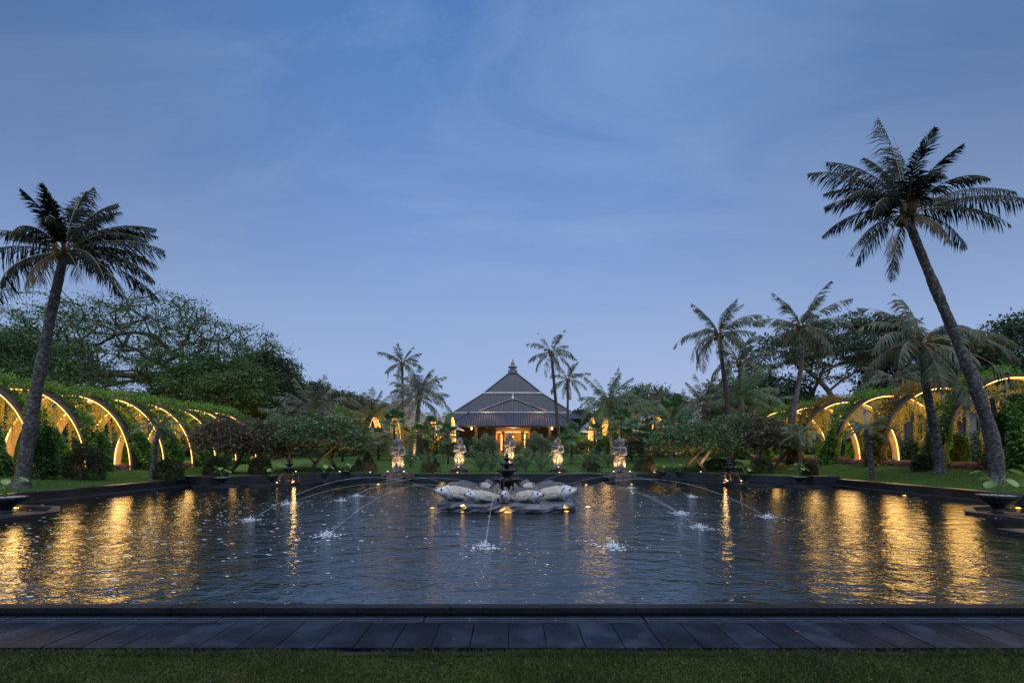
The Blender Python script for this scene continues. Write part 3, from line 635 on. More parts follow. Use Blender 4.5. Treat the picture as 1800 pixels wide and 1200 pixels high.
# paths and low hedges beneath the arcades
for sgn, X0, X1 in ((-1, 18.6, 24.4), (1, 18.3, 24.0)):
    f = MB(); ys = np.arange(10, 38.1, .5); n = len(ys); a = np.stack([np.full(n, sgn * (X0 + .35)), ys], 1); b_ = np.stack([np.full(n, sgn * (X1 - 3.2)), ys], 1)
    V = np.concatenate([np.c_[a, H(a[:, 0], ys) + .06], np.c_[b_, H(b_[:, 0], ys) + .06]]); i = np.arange(n - 1); f.add(V, np.stack([i, n + i, n + i + 1, i + 1], 1))
    tag(f.build('path', M['path']), kind='structure')
    nm = 'left' if sgn < 0 else 'right'
    for s_, (ya, yb) in enumerate(((10, 38),)):
        q = np.random.RandomState(5 + s_); t = thing('low_hedge', f'low pinkish border hedge along the path under the {nm} arcade', 'hedge', (sgn * X0, 24, 0))
        m = 26000; yy = q.uniform(ya, yb, m); th = q.uniform(0, math.pi, m); P = np.stack([.28 * np.cos(th) * (1 + .2 * np.sin(yy * 3)), yy - 24, H(np.full(m, sgn * X0), yy) + .26 * np.sin(th) * (1 + .25 * np.sin(yy * 2.3) + .1*np.sin(yy*9))], 1)
        f = MB(); f.leaves(P, np.stack([np.cos(th), q.normal(0, .4, m), np.sin(th)], 1) + q.normal(0, .4, (m, 3)), q.uniform(.06, .11, m), .06, rng=q); f.build('foliage', M['hedge_pink'], t)
        f = MB(); ks = np.arange(ya, yb, .5); f.add(np.concatenate([np.c_[np.full(len(ks), sgn * .3), ks - 24, H(np.full(len(ks), sgn * X0), ks) + .30], np.c_[np.full(len(ks), sgn * .42), ks - 24, H(np.full(len(ks), sgn * X0), ks) + .30], np.c_[np.full(len(ks), sgn * .3), ks - 24, H(np.full(len(ks), sgn * X0), ks) - .1]]),
            np.concatenate([np.stack([np.arange(len(ks)-1), np.arange(1, len(ks)), len(ks) + np.arange(1, len(ks)), len(ks) + np.arange(len(ks)-1)], 1), np.stack([np.arange(len(ks)-1), np.arange(1, len(ks)), 2*len(ks) + np.arange(1, len(ks)), 2*len(ks) + np.arange(len(ks)-1)], 1)])); f.build('kerb', M['path'], t)

# ------------------------------------------------------------------ statues
def statue_mesh(kind):
    f = MB()
    f.lathe([(0, 0), (.30, 0), (.31, .06), (.27, .3), (.24, .62), (.23, .8), (0, .8)], (0, .1, 0), 20)
    for s in (-1, 1):
        if kind == 0: f.tube([[s*.15, -.02, .82], [s*.25, -.16, .50], [s*.22, -.1, .28], [s*.22, -.1, .04]], [.15, .125, .1, .09], 10); f.ell((s*.25, -.2, .5), (.12, .1, .11))
        else: f.tube([[s*.14, -.02, .85], [s*.20, -.12, .5], [s*.24, -.08, .04]], [.15, .13, .11], 10)
        f.ell((s*.23, -.2, .04), (.085, .15, .06)); f.ell((s*.29, 0, 1.17), (.12, .12, .11))
        f.tube([[s*.29, 0, 1.17], [s*.37, -.08, .94]], [.095, .08], 8)
        f.tube([[s*.37, -.08, .94], [s*.22, -.24, .98 if s < 0 else .9], [s*.03, -.3, 1.0 if s < 0 else .88]], [.08, .07, .05], 8)
        hz = 1.0 if s < 0 else .88; f.ell((s*.03, -.31, hz), (.055, .06, .055))
        for i in range(4): zz = hz + (i - 1.5) * .027; f.tube([[s*.05, -.34, zz], [0, -.385, zz], [-s*.035, -.35, zz]], .014, 6)
        f.tube([[s*.03, -.33, hz + .05], [-s*.01, -.37, hz + .075]], .015, 6)
        f.ell((s*.19, .02, 1.36), (.05, .05, .1)); f.ell((s*.065, -.155, 1.40), (.045, .04, .04)); f.ell((s*.07, -.165, 1.445), (.06, .03, .016)); f.ell((s*.09, -.15, 1.315), (.05, .04, .035))
    f.box((0, -.2, .42), (.13, .1, .76), tp=1.35); f.ell((0, -.24, .72), (.09, .06, .1)); f.ell((0, -.26, .55), (.06, .05, .08))
    f.lathe([(0, .72), (.27, .72), (.31, .76), (.27, .82), (.29, .86), (.22, .9), (0, .9)], (0, 0, 0), 20)
    f.ell((0, -.03, .96), (.25, .22, .2)); f.ell((0, 0, 1.12), (.27, .19, .16)); f.lathe([(0, 1.12), (.2, 1.12), (.25, 1.16), (.23, 1.2), (.15, 1.24), (0, 1.24)], (0, -.02, 0), 18)
    f.ell((0, -.02, 1.37), (.17, .17, .17)); f.ell((0, -.19, 1.365), (.035, .04, .045)); f.ell((0, -.165, 1.295), (.095, .04, .035)); f.ell((0, .06, 1.34), (.22, .13, .2))
    f.tube([[.03, -.36, 1.22], [0, -.36, .95], [-.01, -.35, .66]], [.055, .035, .05], 8); f.ell((.03, -.36, 1.24), (.07, .07, .07))
    if kind == 0: f.lathe([(0, 1.44), (.19, 1.46), (.20, 1.53), (.16, 1.54), (.165, 1.60), (.11, 1.61), (.12, 1.67), (.05, 1.7), (0, 1.72)], (0, 0, 0), 16)
    else: f.lathe([(0, 1.42), (.20, 1.44), (.22, 1.5), (.17, 1.53), (.18, 1.58), (.12, 1.62), (.12, 1.66), (.06, 1.72), (.04, 1.78), (0, 1.82)], (0, .02, 0), 16, scal=5)
    for i in range(7): a = math.pi + math.pi * i / 6; f.ell((math.cos(a)*.18, math.sin(a)*.16, 1.53), (.035, .03, .06))
    if kind: 
        for s in (-1, 1): f.ell((s*.24, .05, 1.48), (.06, .05, .13))
    o = f.build('tmp', M['statue']); md = o.modifiers.new('r', 'REMESH'); md.mode = 'VOXEL'; md.voxel_size = .013; sm = o.modifiers.new('s', 'SMOOTH'); sm.iterations = 1; sm.factor = .4
    dg = bpy.context.evaluated_depsgraph_get(); me = bpy.data.meshes.new_from_object(o.evaluated_get(dg)); me.name = 'statue_body'
    bpy.data.objects.remove(o); me.polygons.foreach_set('use_smooth', [True] * len(me.polygons)); return me
SM = [statue_mesh(0), statue_mesh(1)]
def statue(label, loc, kind, s=1.0, rz=0):
    t = thing('guardian_statue', label, 'statue', loc, rz, 'stone guardian statues'); t.scale = (s * .9, s * .95, s * 1.04)
    o = bpy.data.objects.new('body', SM[kind]); C.objects.link(o); o.parent = t
    return t
def pedestal(label, loc, w_, h_, corners=False):
    t = thing('statue_pedestal', label, 'pedestal', loc, group='statue pedestals'); f = MB()
    f.box((0, 0, -.3), (w_*.85, w_*.8, h_ + .6 - .2 if False else .6)); f.box((0, 0, h_*.25), (w_*.8, w_*.75, h_*.5)); f.box((0, 0, h_*.62), (w_*.92, w_*.86, h_*.24)); f.box((0, 0, h_*.87), (w_, w_*.92, h_*.26))
    f.build('block', M['pedestal'], t)
    for sx in (-1, 1):
        for sy in (-1, 1):
            f = MB(); f.box((sx*w_*.47, sy*w_*.43, h_*.9), (w_*.16, w_*.16, h_*.42), tp=.7)
            if corners: f.box((sx*w_*.55, sy*w_*.43, h_*.55), (w_*.12, w_*.2, h_*.5), tp=1.5)
            f.build('corner_ornament', M['pedestal'], t)
    return t
# two outer guardians stand on piers in the pool
for sx, nm, px in ((-1, 'leftmost', 700), (1, 'rightmost', 1089)):
    Y = 23.9; X = (px - 900) / FPX * Y; zt = CAMZ - (830 - HZ) / FPX * Y
    tp = pedestal(f'mossy stone pier in the pool under the {nm} statue', (X, Y, .05), 1.15, zt - .05, True)
    f = MB(); f.box((0, -.62, .12), (.8, .5, .5)); f.build('step', M['pedestal'], tp)
    statue(f'{nm} stone guardian with a pointed crown, standing on a pier in the pool', (X, Y, zt), 1, 1.03, rz=-sx * .25)
    uplight(f'warm spotlight at the left foot of the {nm} statue', (X - .42, Y - .5, zt), 110, 100, (.2, .35, 1.25))
    uplight(f'warm spotlight at the right foot of the {nm} statue', (X + .42, Y - .5, zt), 110, 100, (-.2, .35, 1.25))
for px, py, nm, dy, Y in ((808, 822, 'left of the tiered fountain', 0, 26.4), (895.5, 812, 'directly behind the tiered fountain', 0, 27.6), (980, 822, 'right of the tiered fountain', 0, 26.4)):
    X = (px - 900) / FPX * Y; zt = CAMZ - (py - HZ) / FPX * Y; zb = h1(X, Y)
    pedestal('low carved pedestal on the lawn ' + nm, (X, Y, zb), 1.05, zt - zb)
    statue('stone guardian on a low lawn pedestal ' + nm, (X, Y, zt), 0, 1.0)
    uplight('warm spotlight in front of the statue ' + nm, (X, Y - .55, zt + .0), 44, 130, (0, .35, 1.1))
    lt = uplight('warm ground light below the pedestal ' + nm, (X, Y - 1.1, h1(X, Y - 1.1)), 460, 60, (0, 1.1, 1.75))

# ------------------------------------------------------------------ fish fountain
CX, CY = -.15, 13.2
def fish_meshes():
    s = np.array([0, .022, .055, .115, .175, .235, .34, .47, .62, .72, .82, .90, .96, 1.0]); Lb = 1.55
    hh = np.array([.030, .046, .074, .118, .160, .196, .235, .225, .195, .155, .115, .085, .07, .065]); ww = np.array([.028, .042, .062, .092, .122, .150, .17, .155, .13, .10, .07, .045, .035, .03])
    cz = .24 + .12 * (1 - s) ** 2 * 1.0 + .12 * np.clip(s - .55, 0, 1) ** 1.5; cx = Lb * (.5 - s)
    n = 20; a = np.arange(n) * 2 * math.pi / n
    def ring(i, k=1.0): return np.stack([np.full(n, cx[i]), ww[i] * np.cos(a) * k * np.where(np.sin(a) > .2, 1 - .25 * np.sin(a), 1), cz[i] + hh[i] * np.sin(a) * k], 1)
    def loft(idx, k=1.0):
        f = MB(); V = np.concatenate([ring(i, k) for i in idx]); Q = []; j = np.arange(n); j2 = (j + 1) % n
        for i in range(len(idx) - 1): Q.append(np.stack([i*n + j, (i+1)*n + j, (i+1)*n + j2, i*n + j2], 1))
        f.add(V, np.concatenate(Q)); return f
    body = loft(range(4, 14)); body.add(np.concatenate([ring(13), [[cx[13], 0, cz[13]]]]), T=np.stack([(np.arange(n) + 1) % n, np.arange(n), np.full(n, n)], 1))
    head = loft(range(0, 6), 1.03)
    # lips
    f = head; t = np.linspace(0, 2 * math.pi, 17); f.tube(np.stack([np.full(17, cx[0] + .01), .045 * np.cos(t), cz[0] + .052 * np.sin(t)], 1), .018, 6, cap=False)
    gl = np.linspace(-1.9, 1.9, 14)
    for sy in (-1, 1): f.tube(np.stack([cx[5] + .035 + .05 * (np.abs(gl) - 1), sy * ww[5] * 1.03 * np.cos(gl * .62), cz[5] + hh[5] * 1.0 * np.sin(gl * .62)], 1), .012, 5)
    mouth = MB(); mouth.ell((cx[0] + .004, 0, cz[0] - .01), (.05, .042, .04), 12, 8)  # solid dark ball; the open mouth's inner shade is put into its colour
    eye = MB(); eye.ell((cx[3] + .04, -ww[3] * .82, cz[3] + .075), (.03, .022, .03), 12, 8); eye2 = MB(); eye2.ell((cx[3] + .04, ww[3] * .82, cz[3] + .075), (.03, .022, .03), 12, 8)
    def slab(xs, z0, z1, y0=0, th=.022, ridge=0):
        m = len(xs); f = MB(); yy = th * (1 + ridge * np.cos(np.arange(m) * math.pi)); V = np.concatenate([np.c_[xs, y0 - yy, z0], np.c_[xs, y0 - yy * .5, z1], np.c_[xs, y0 + yy * .5, z1], np.c_[xs, y0 + yy, z0]])
        i = np.arange(m - 1); f.add(V, np.concatenate([np.stack([k*m + i, k*m + i + 1, (k+1)*m + i + 1, (k+1)*m + i], 1) for k in range(3)] + [[[0, m, 2*m, 3*m], [m-1, 4*m-1, 3*m-1, 2*m-1]]])); return f
    u = np.linspace(0, 1, 33); xs = cx[5] + (cx[11] - cx[5]) * u; zb = np.interp(-xs, -cx, cz + hh) - .02
    dors = slab(xs, zb, zb + .025 + .10 * np.sin(np.clip(u * .9 + .12, 0, 1) * math.pi) ** .7 + .01 * np.cos(np.arange(33) * math.pi), ridge=.35)
    u = np.linspace(0, 1, 25); xs = cx[12] - .02 - .27 * u; up = .06 + .15 * u ** .8 + .012 * np.cos(np.arange(25) * math.pi); mid = np.interp(1, s, cz) + .12 * u
    tail = slab(xs, mid - up * (1 - .3 * u) , mid + up * 1.15, th=.025, ridge=.35)
    def pect(sy):
        f = MB(); m = 9; u = np.linspace(0, 1, m); c = np.stack([cx[5] - .05 - .34 * u, sy * (ww[6] + .02 + .10 * u), cz[5] - .07 - .05 * u], 1); wd = .085 * np.sin(np.clip(u * .85 + .12, 0, 1) * math.pi) ** .7
        V = np.concatenate([c + np.c_[np.zeros(m), sy * .02 * np.ones(m), wd], c + np.c_[np.zeros(m), sy * .035 * np.ones(m), np.zeros(m)], c - np.c_[np.zeros(m), np.zeros(m), wd], c - np.c_[np.zeros(m), .02 * sy * np.ones(m), np.zeros(m)]])
        i = np.arange(m - 1); f.add(V, np.concatenate([np.stack([k*m + i, k*m + i + 1, ((k+1) % 4)*m + i + 1, ((k+1) % 4)*m + i], 1) for k in range(4)])); return f
    return [('body', body, 'fish_body', 1), ('head', head, 'fish_head', 1), ('mouth', mouth, 'dark_hole', 1), ('eye', eye, 'dark_hole', 1), ('eye', eye2, 'dark_hole', 1), ('dorsal_fin', dors, 'fish_fin', 0), ('tail_fin', tail, 'fish_fin', 0), ('pectoral_fin', pect(-1), 'fish_fin', 1), ('pectoral_fin', pect(1), 'fish_fin', 1)], (cx[0] + .02, cz[0])
FM, (MX, MZ) = fish_meshes()
# scale pattern on the body
nt = M['fish_body'].node_tree; vo = nt.nodes.new('ShaderNodeTexVoronoi'); vo.inputs['Scale'].default_value = 26; tc = nt.nodes.new('ShaderNodeTexCoord'); L(nt, tc.outputs['Object'], vo.inputs['Vector'])
bp = nt.nodes.new('ShaderNodeBump'); bp.inputs['Strength'].default_value = .7; bp.inputs['Distance'].default_value = .03; L(nt, vo.outputs['Distance'], bp.inputs['Height']); L(nt, bp.outputs[0], nt.nodes['Principled BSDF'].inputs['Normal'])
SLZ = .27
t = thing('fountain_island', 'slab of dark rough rock in the pool under the stone fish', 'rock slab', (CX, CY, WZ))
f = MB(); outl = []
q = np.random.RandomState(3)
for i in range(72):
    a = i * 2 * math.pi / 72; c, s_ = math.cos(a), math.sin(a); k = (abs(c) ** 5 + abs(s_) ** 5) ** (-1 / 5); outl.append((c * k, s_ * k))
outl = np.array(outl); nO = 72; lay = [(1.76, -.5, 0), (1.79, -.05, 0), (1.83, .02, 1), (1.85, .09, 1), (1.83, .16, 1), (1.76, .205, 1), (1.62, .215, 1), (1.2, .205, 0), (.0, .2, 0)]
V = []
for r_, z_, jt in lay:
    V.append(np.c_[outl * [r_, r_ * .93] * (1 + jt * .025 * q.uniform(-1, 1, (nO, 1)) + jt * .02 * np.sin(np.arange(nO) * .9)[:, None] - jt*.045*(np.arange(nO) % 9 == 0)[:, None]), np.full(nO, z_) + jt * q.uniform(-.012, .012, nO)])
V = np.concatenate(V); j = np.arange(nO); j2 = (j + 1) % nO
f.add(V, np.concatenate([np.stack([i*nO + j, i*nO + j2, (i+1)*nO + j2, (i+1)*nO + j], 1) for i in range(len(lay) - 1)])); f.build('rock', M['rock'], t, smooth=False)
f = MB()
for i in range(150):
    a = q.uniform(0, 6.28); r_ = q.uniform(.7, 1.6); f.ell((math.cos(a)*r_, math.sin(a)*r_*.93, .225), (q.uniform(.04, .1), q.uniform(.04, .1), q.uniform(.03, .06)), 7, 5, jit=.2, seed=i)
f.build('cobbles', M['rock'], t)
t = thing('fountain_basin', 'square dark stone basin at the foot of the tiered fountain', 'basin', (CX, CY, SLZ))
f = MB()
for sx, sy, dx, dy in ((0, -.55, 1.2, .1), (0, .55, 1.2, .1), (-.55, 0, .1, 1.0), (.55, 0, .1, 1.0)): f.box((sx, sy, .08), (dx, dy, .24))
f.box((0, 0, .0), (1.0, 1.0, .06)); f.build('basin_wall', M['black_stone'], t)
f = MB()
for sx in (-.45, .45):
    for sy in (-.66, .66): f.box((sx, sy, .06), (.18, .12, .2))
f.build('light_block', M['statue'], t)

def tiered(label, loc, tiers, base, fin, mat='black_stone'):
    t = thing('tiered_fountain', label, 'fountain', loc); f = MB()
    prof = [(0, 0)] + base; f.lathe(prof, (0, 0, 0), 28, scal=4); f.build('pedestal', M[mat], t)
    for i, (z, r_) in enumerate(tiers):
        b_ = MB(); b_.lathe([(r_*.22, z - r_*.75), (r_*.35, z - r_*.6), (r_*.55, z - r_*.34, .05), (r_*.85, z - r_*.14, .07), (r_, z - r_*.02, .09), (r_*1.03, z + .012, .09), (r_*.96, z + .02, .09), (r_*.9, z - .01, .05), (0, z - .02)], (0, 0, 0), 48, scal=8); b_.build('bowl', M[mat], t)
        nz = tiers[i + 1][0] if i + 1 < len(tiers) else fin; k = MB(); rr = r_ * .3; hgt = nz - z
        if i + 1 < len(tiers): k.lathe([(rr*1.25, z - .02), (rr*1.25, z + hgt*.12), (rr*.8, z + hgt*.22), (rr*.62, z + hgt*.5), (rr*.8, z + hgt*.7)], (0, 0, 0), 18)
        else: k.lathe([(rr*1.6, z - .02), (rr*1.3, z + hgt*.25), (rr*1.8, z + hgt*.42), (rr*1.3, z + hgt*.6), (rr*.5, z + hgt*.82), (0, z + hgt)], (0, 0, 0), 16)
        k.build('stem' if i + 1 < len(tiers) else 'finial', M[mat], t, smooth=True)
    # threads of water falling from the rims
    f = MB(); q = np.random.RandomState(int(abs(loc[0]) * 10))
    for i, (z, r_) in enumerate(tiers):
        zl = tiers[i - 1][0] if i else base[0][1] + .02
        for k in range(6 if i else 12):
            a = q.uniform(0, 6.28); ro = r_ * 1.03
            f.tube([[math.cos(a)*ro, math.sin(a)*ro, z + .015], [math.cos(a)*ro*1.08, math.sin(a)*ro*1.08, z - (z - zl) * .35], [math.cos(a)*ro*1.1, math.sin(a)*ro*1.1, zl]], [.002, .003, .004], 4, cap=False)
    f.build('falling_water', M['jet'], t, smooth=True)
    return t
tiered('tall black four-tiered fountain at the centre of the stone fish', (CX, CY, SLZ + .03), [(.50, .40), (.755, .30), (.945, .205), (1.09, .115)], [(.30, 0), (.30, .05), (.2, .1, .1), (.17, .2, .12), (.19, .3, .12)], 1.30)
t = None
FA = [(-93, 1.68, 'facing the camera head-on at the front'), (-60, 1.68, 'front right, mouth turned right, small beside the big right one'), (-32, 1.98, 'big one at the right edge, head highest'), (-2, 1.8, 'at the right side behind the big right one'), (30, 1.8, 'at the back right corner'), (62, 1.6, 'at the back, right of the tiered fountain'), (92, 1.6, 'hidden behind the tiered fountain'), (118, 1.6, 'at the back, left of the tiered fountain'), (150, 1.85, 'at the back left corner'), (182, 1.8, 'at the left side behind the big left one'), (211, 2.0, 'big one at the left edge'), (237, 1.72, 'front left, mouth turned left, small beside the big left one')]
JET = {0: 0, 1: 1, 2: 6, 3: 8, 4: 9, 5: 10, 8: 5, 9: 4, 10: 3, 11: 2, 7: 11}
EXTRA = {2: 7}
def foam_patch(f, x, y, r, n, q, el=1.0):
    for i in range(n):
        a = q.uniform(0, 6.28); d = abs(q.normal(0, r)); c = np.array([x + d*math.cos(a), y + d*math.sin(a) * el, WZ + .004]); s = q.uniform(.008, .026) * (1.3 if d < r * .5 else .8); m = 6; an = np.arange(m) * 1.047 + q.uniform(0, 1)
        V = c + np.c_[np.cos(an) * s * q.uniform(.7, 1.7, m), np.sin(an) * s * q.uniform(.6, 1.2, m), np.zeros(m)]
        f.add(V, [[0, 1, 2, 3], [0, 3, 4, 5]])
for i, (ang, rn, lb) in enumerate(FA):
    k = 1.0 if i in (2, 10) else (.80 if i in (0, 1, 11) else .9)
    off = {1: 24, 11: -24, 2: 8, 10: -8, 0: -6}.get(i, 0); a = R(ang); dx, dy = math.cos(a), math.sin(a); pit = R(-3.5); ao = R(ang + off); ex, ey = math.cos(ao), math.sin(ao); hx = (MX * math.cos(pit) + MZ * math.sin(pit)) * k; nx0, ny0 = CX + dx * (rn + .22), CY + dy * (rn + .22) * .95; r0 = 0
    o = thing('stone_fish', 'carved pale stone fish ' + lb, 'stone fish', (nx0 - ex * hx, ny0 - ey * hx, SLZ - .13 * k), ao, 'stone fish around the fountain'); o.scale = (k, k, k); o.rotation_euler = (0, pit, ao)
    for nm, mb_, mt, smo in FM:
        if i == 0:
            c = mb_.build(nm, M[mt], o, smooth=bool(smo))
        else:
            src = FISH0[nm].pop(0); FISH0[nm].append(src); c = src.copy(); C.objects.link(c); c.parent = o
        if i == 0:
            if nm == 'body': FISH0 = {}
            FISH0.setdefault(nm, []).append(c)
    mouth = np.array([nx0, ny0, SLZ - .13 * k + (MZ * math.cos(pit) - MX * math.sin(pit)) * k])
    for jn, jk in (((0, JET[i]),) if i in JET else ()) + (((1, EXTRA[i]),) if i in EXTRA else ()):
        q = np.random.RandomState(300 + jk); sx, sy = SPW[jk]; T_ = np.linspace(0, 1, 30)
        apex = [.95, .75, 1.0, 1.15, .62, .85, .7, 1.05, .62, .9, .95, .8][jk]
        P = np.stack([mouth[0] + (sx - mouth[0]) * T_, mouth[1] + (sy - mouth[1]) * T_, mouth[2] * (1 - T_) + WZ * T_ + 4 * apex * T_ * (1 - T_) * .55], 1)
        wn = ['from the front fish landing straight ahead in the foreground', 'from the small front right fish landing in the right foreground', 'from the small front left fish landing in the left foreground', 'from the big left fish, landing farthest left', 'from the left side fish landing level with the island', 'from the back left fish', 'from the big right fish landing in the right foreground', 'from the big right fish, landing farthest right', 'from the right side fish', 'from the back right fish', 'from a back fish right of the fountain', 'from a back fish left of the fountain'][jk]
        jt = thing('water_jet', 'thin arc of water ' + wn, 'water jet', (mouth[0], mouth[1], WZ), group='water jets from the stone fish')
        f = MB(); f.tube(P - [mouth[0], mouth[1], WZ], np.linspace(.003, .006, 30) * (1 + .0 * T_), 5, cap=False); f.build('stream', M['jet'], jt, smooth=True)
        f = MB()
        foam_patch(f, sx, sy, .12, 80, q, 1.2); foam_patch(f, sx, sy, .5, 50, q, 1.0)
        for _ in range(90):
            d = abs(q.normal(0, .09)); a2 = q.uniform(0, 6.28); hgt = abs(q.normal(0, .05)) * math.exp(-d * 4) + .01; s = q.uniform(.005, .012); c = np.array([sx + d * math.cos(a2), sy + d * math.sin(a2), WZ + hgt]); f.add(c + np.array([[s, 0, 0], [-s, 0, 0], [0, s, 0], [0, -s, 0], [0, 0, s * 1.4], [0, 0, -s]]), T=[[0, 2, 4], [2, 1, 4], [1, 3, 4], [3, 0, 4], [2, 0, 5], [1, 2, 5], [3, 1, 5], [0, 3, 5]])
        so_ = f.build('splash', M['foam'], jt); so_.location = (-mouth[0], -mouth[1], -WZ)
# drifting foam flecks
q = np.random.RandomState(99); f = MB()
def flecks(n, cx, cy, sx, sy, s0, s1):
    for i in range(n):
        x, y = q.normal(cx, sx), q.normal(cy, sy)
        if not (abs(x) < 13.9 and 4.6 < y < 19.5) : continue
        s = q.uniform(s0, s1); m = 6; an = np.arange(m) * 1.047
        f.add(np.array([x, y, WZ + .004]) + np.c_[np.cos(an) * s * q.uniform(.8, 2.6, m), np.sin(an) * s * q.uniform(.5, 1.4, m), np.zeros(m)], [[0, 1, 2, 3], [0, 3, 4, 5]])
flecks(620, -8.5, 11.5, 3.0, 3.2, .008, .026); flecks(90, -5, 7.5, 2.5, 1.6, .006, .016); flecks(330, 10.5, 15.5, 2.2, 2.2, .006, .02); flecks(500, 5, 20, 5, 2.0, .006, .02); flecks(160, 6, 9, 4, 2.5, .004, .01); flecks(260, -3, 18, 4, 2, .006, .018)
tag(f.build('foam', M['foam']), 'white flecks of foam drifting on the dark pool', kind='stuff')

# pond lights floating at the surface; a spot added above each imitates underwater glow
for i, (px, py, lb, e) in enumerate([(813, 900, 'in front of the rock slab, left of its middle', 3.5), (890, 900.5, 'in front of the rock slab, at its middle', 3.5), (996, 899, 'in front of the rock slab, right end', 3.5), (1033, 891, 'right of the rock slab', 3.0), (760, 893, 'left of the rock slab', 2.4), (665, 851, 'left of the leftmost statue pier', 3.5), (1030, 852, 'left of the rightmost statue pier', 4), (1110, 851, 'right of the rightmost statue pier', 2), (28, 893, 'by the left wall near the big urn', 5), (1790, 893, 'by the right wall near the big urn', 5), (1590, 871, 'along the right pool wall', 3)]):
    Y = FPX * (CAMZ - WZ) / (py - HZ); X = (px - 900) / FPX * Y
    if X > 14: X = 13.9
    if X < -14: X = -13.9
    t = thing('pond_light', 'amber pool light ' + lb, 'lamp', (X, Y, WZ), group='amber pool lights'); f = MB(); f.lathe([(0, -.02), (.09, -.02), (.095, .006), (.07, .012), (0, .012)], (0, 0, 0), 16); f.build('housing', M['lamp_body'], t)
    f = MB(); f.ell((0, 0, .012), (.05, .05, .012), 12, 6); f.build('lens', M['bulb_pool'], t); lamp(t, (0, -.02, .22), e * 6, .03, (1, .5, .1), spot=105, aim=(0, -.02, 0))
# lights that warm the fish from below and behind the fountain
for i, (x, y, e, lb) in enumerate([(-.5, 1.05, 14, 'behind the tiered fountain on the left'), (.5, 1.05, 14, 'behind the tiered fountain on the right'), (-.25, -.75, 4, 'before the tiered fountain on the left'), (.28, -.75, 4, 'before the tiered fountain on the right')]):
    uplight('small amber spotlight ' + lb, (CX + x, CY + y, SLZ - .04), e, group='spotlights round the tiered fountain')

# corner fountains
for sgn, px, nm in ((-1, 508, 'left'), (1, 1283, 'right')):
    Y = 21.4 if sgn < 0 else 22.6; X = (px - 900) / FPX * Y
    tiered(f'small black tiered fountain lit gold in the {nm} corner basin', (X, Y, .09), [(.42, .40), (.72, .30), (.92, .20), (1.07, .12)], [(.24, 0), (.24, .04), (.15, .08), (.13, .2), (.15, .26)], 1.36)
    uplight(f'warm light under the {nm} corner fountain bowl', (X - .34, Y - .45, .1), 9, 95, (.2, .3, .35), group='lights in the corner basins'); uplight(f'warm light at the right foot of the {nm} corner fountain', (X + .36, Y - .42, .1), 9, 95, (-.2, .3, .35), group='lights in the corner basins')
    uplight(f'warm light behind the {nm} corner fountain', (X, Y + .45, .1), 14, 120, (0, -.3, .4), group='lights in the corner basins')

# ------------------------------------------------------------------ planted urns
def urn(label, loc, r, h_, plant_h, nlv, seed, rzz=0):
    q = np.random.RandomState(seed); t = thing('stone_urn', label, 'planter', loc, rzz, 'black stone planter bowls')
    f = MB(); f.lathe([(0, h_*.36), (r*.34, h_*.38), (r*.6, h_*.55), (r*.9, h_*.8, .02), (r, h_*.9, .045), (r*1.0, h_, .045), (r*.9, h_, .03), (r*.86, h_*.93), (0, h_*.92)], (0, 0, 0), 48, scal=12); f.build('bowl', M['black_stone'], t)
    f = MB(); f.lathe([(0, -.1), (r*.44, -.1), (r*.44, h_*.06), (r*.32, h_*.1), (r*.26, h_*.22), (r*.36, h_*.38), (0, h_*.4)], (0, 0, 0), 24); f.build('foot', M['black_stone'], t)
    f = MB(); n = 260
    for i in range(n):
        a = q.uniform(0, 6.28); d = r * .84 * math.sqrt(q.uniform()); s = r * .045 * q.uniform(.6, 1.2); f.ell((math.cos(a)*d, math.sin(a)*d, h_*.94 + s*.5), (s, s, s*.7), 6, 4)
    f.build('gravel', M['pebble'], t)
    p = thing('potted_taro', 'heart-leaved plant in the ' + label, 'plant', (loc[0], loc[1], loc[2] + h_ * .93), rzz, 'leafy plants in the stone bowls'); fs = MB(); fl = MB()
    for i in range(nlv):
        a = i * 2.4 + q.uniform(-.5, .5); hh = plant_h * q.uniform(.45, 1.05); sp = plant_h * q.uniform(.25, .75); c = np.array([math.cos(a), math.sin(a) * .8, 0]); tip = c * sp + [0, 0, hh]
        fs.tube([[0, 0, 0], c * sp * .35 + [0, 0, hh * .65], tip], [.012, .009, .005], 5)
        l = plant_h * q.uniform(.32, .5); out = nrm(c + [0, 0, -.5 + q.uniform(-.3, .3)]); sd = nrm(np.cross(out, [0, 0, 1.0])); up = np.cross(sd, out); m = 12; an = np.linspace(0, 2 * math.pi, m, endpoint=False)
        rr = l * .5 * (1 - .38 * np.cos(an)) ; V = tip + out * (l * .25) + (np.cos(an) * rr * 1.0)[:, None] * out * -1 + (np.sin(an) * rr * .8)[:, None] * sd + (np.abs(np.sin(an)) * l * .12)[:, None] * up
        V = np.concatenate([V, [tip + out * l * .2 - up * l * .05]]); fl.add(V, T=np.stack([np.arange(m), (np.arange(m) + 1) % m, np.full(m, m)], 1))
    fs.build('stalk', M['taro'], p); fl.build('leaves', M['taro'], p, smooth=True)
def urn_at(px, pyb, Y, zb, r, h_, ph, n, seed, lb): urn(lb, ((px - 900) / FPX * Y, Y, zb), r, h_, ph, n, seed)
urn('big black stone bowl at the right side of the pool', (11.85, 11.1, .1), .39, .44, .62, 7, 1)
urn('big black stone bowl cut by the left edge of the pool', (-12.25, 11.0, .1), .40, .40, .5, 6, 2)
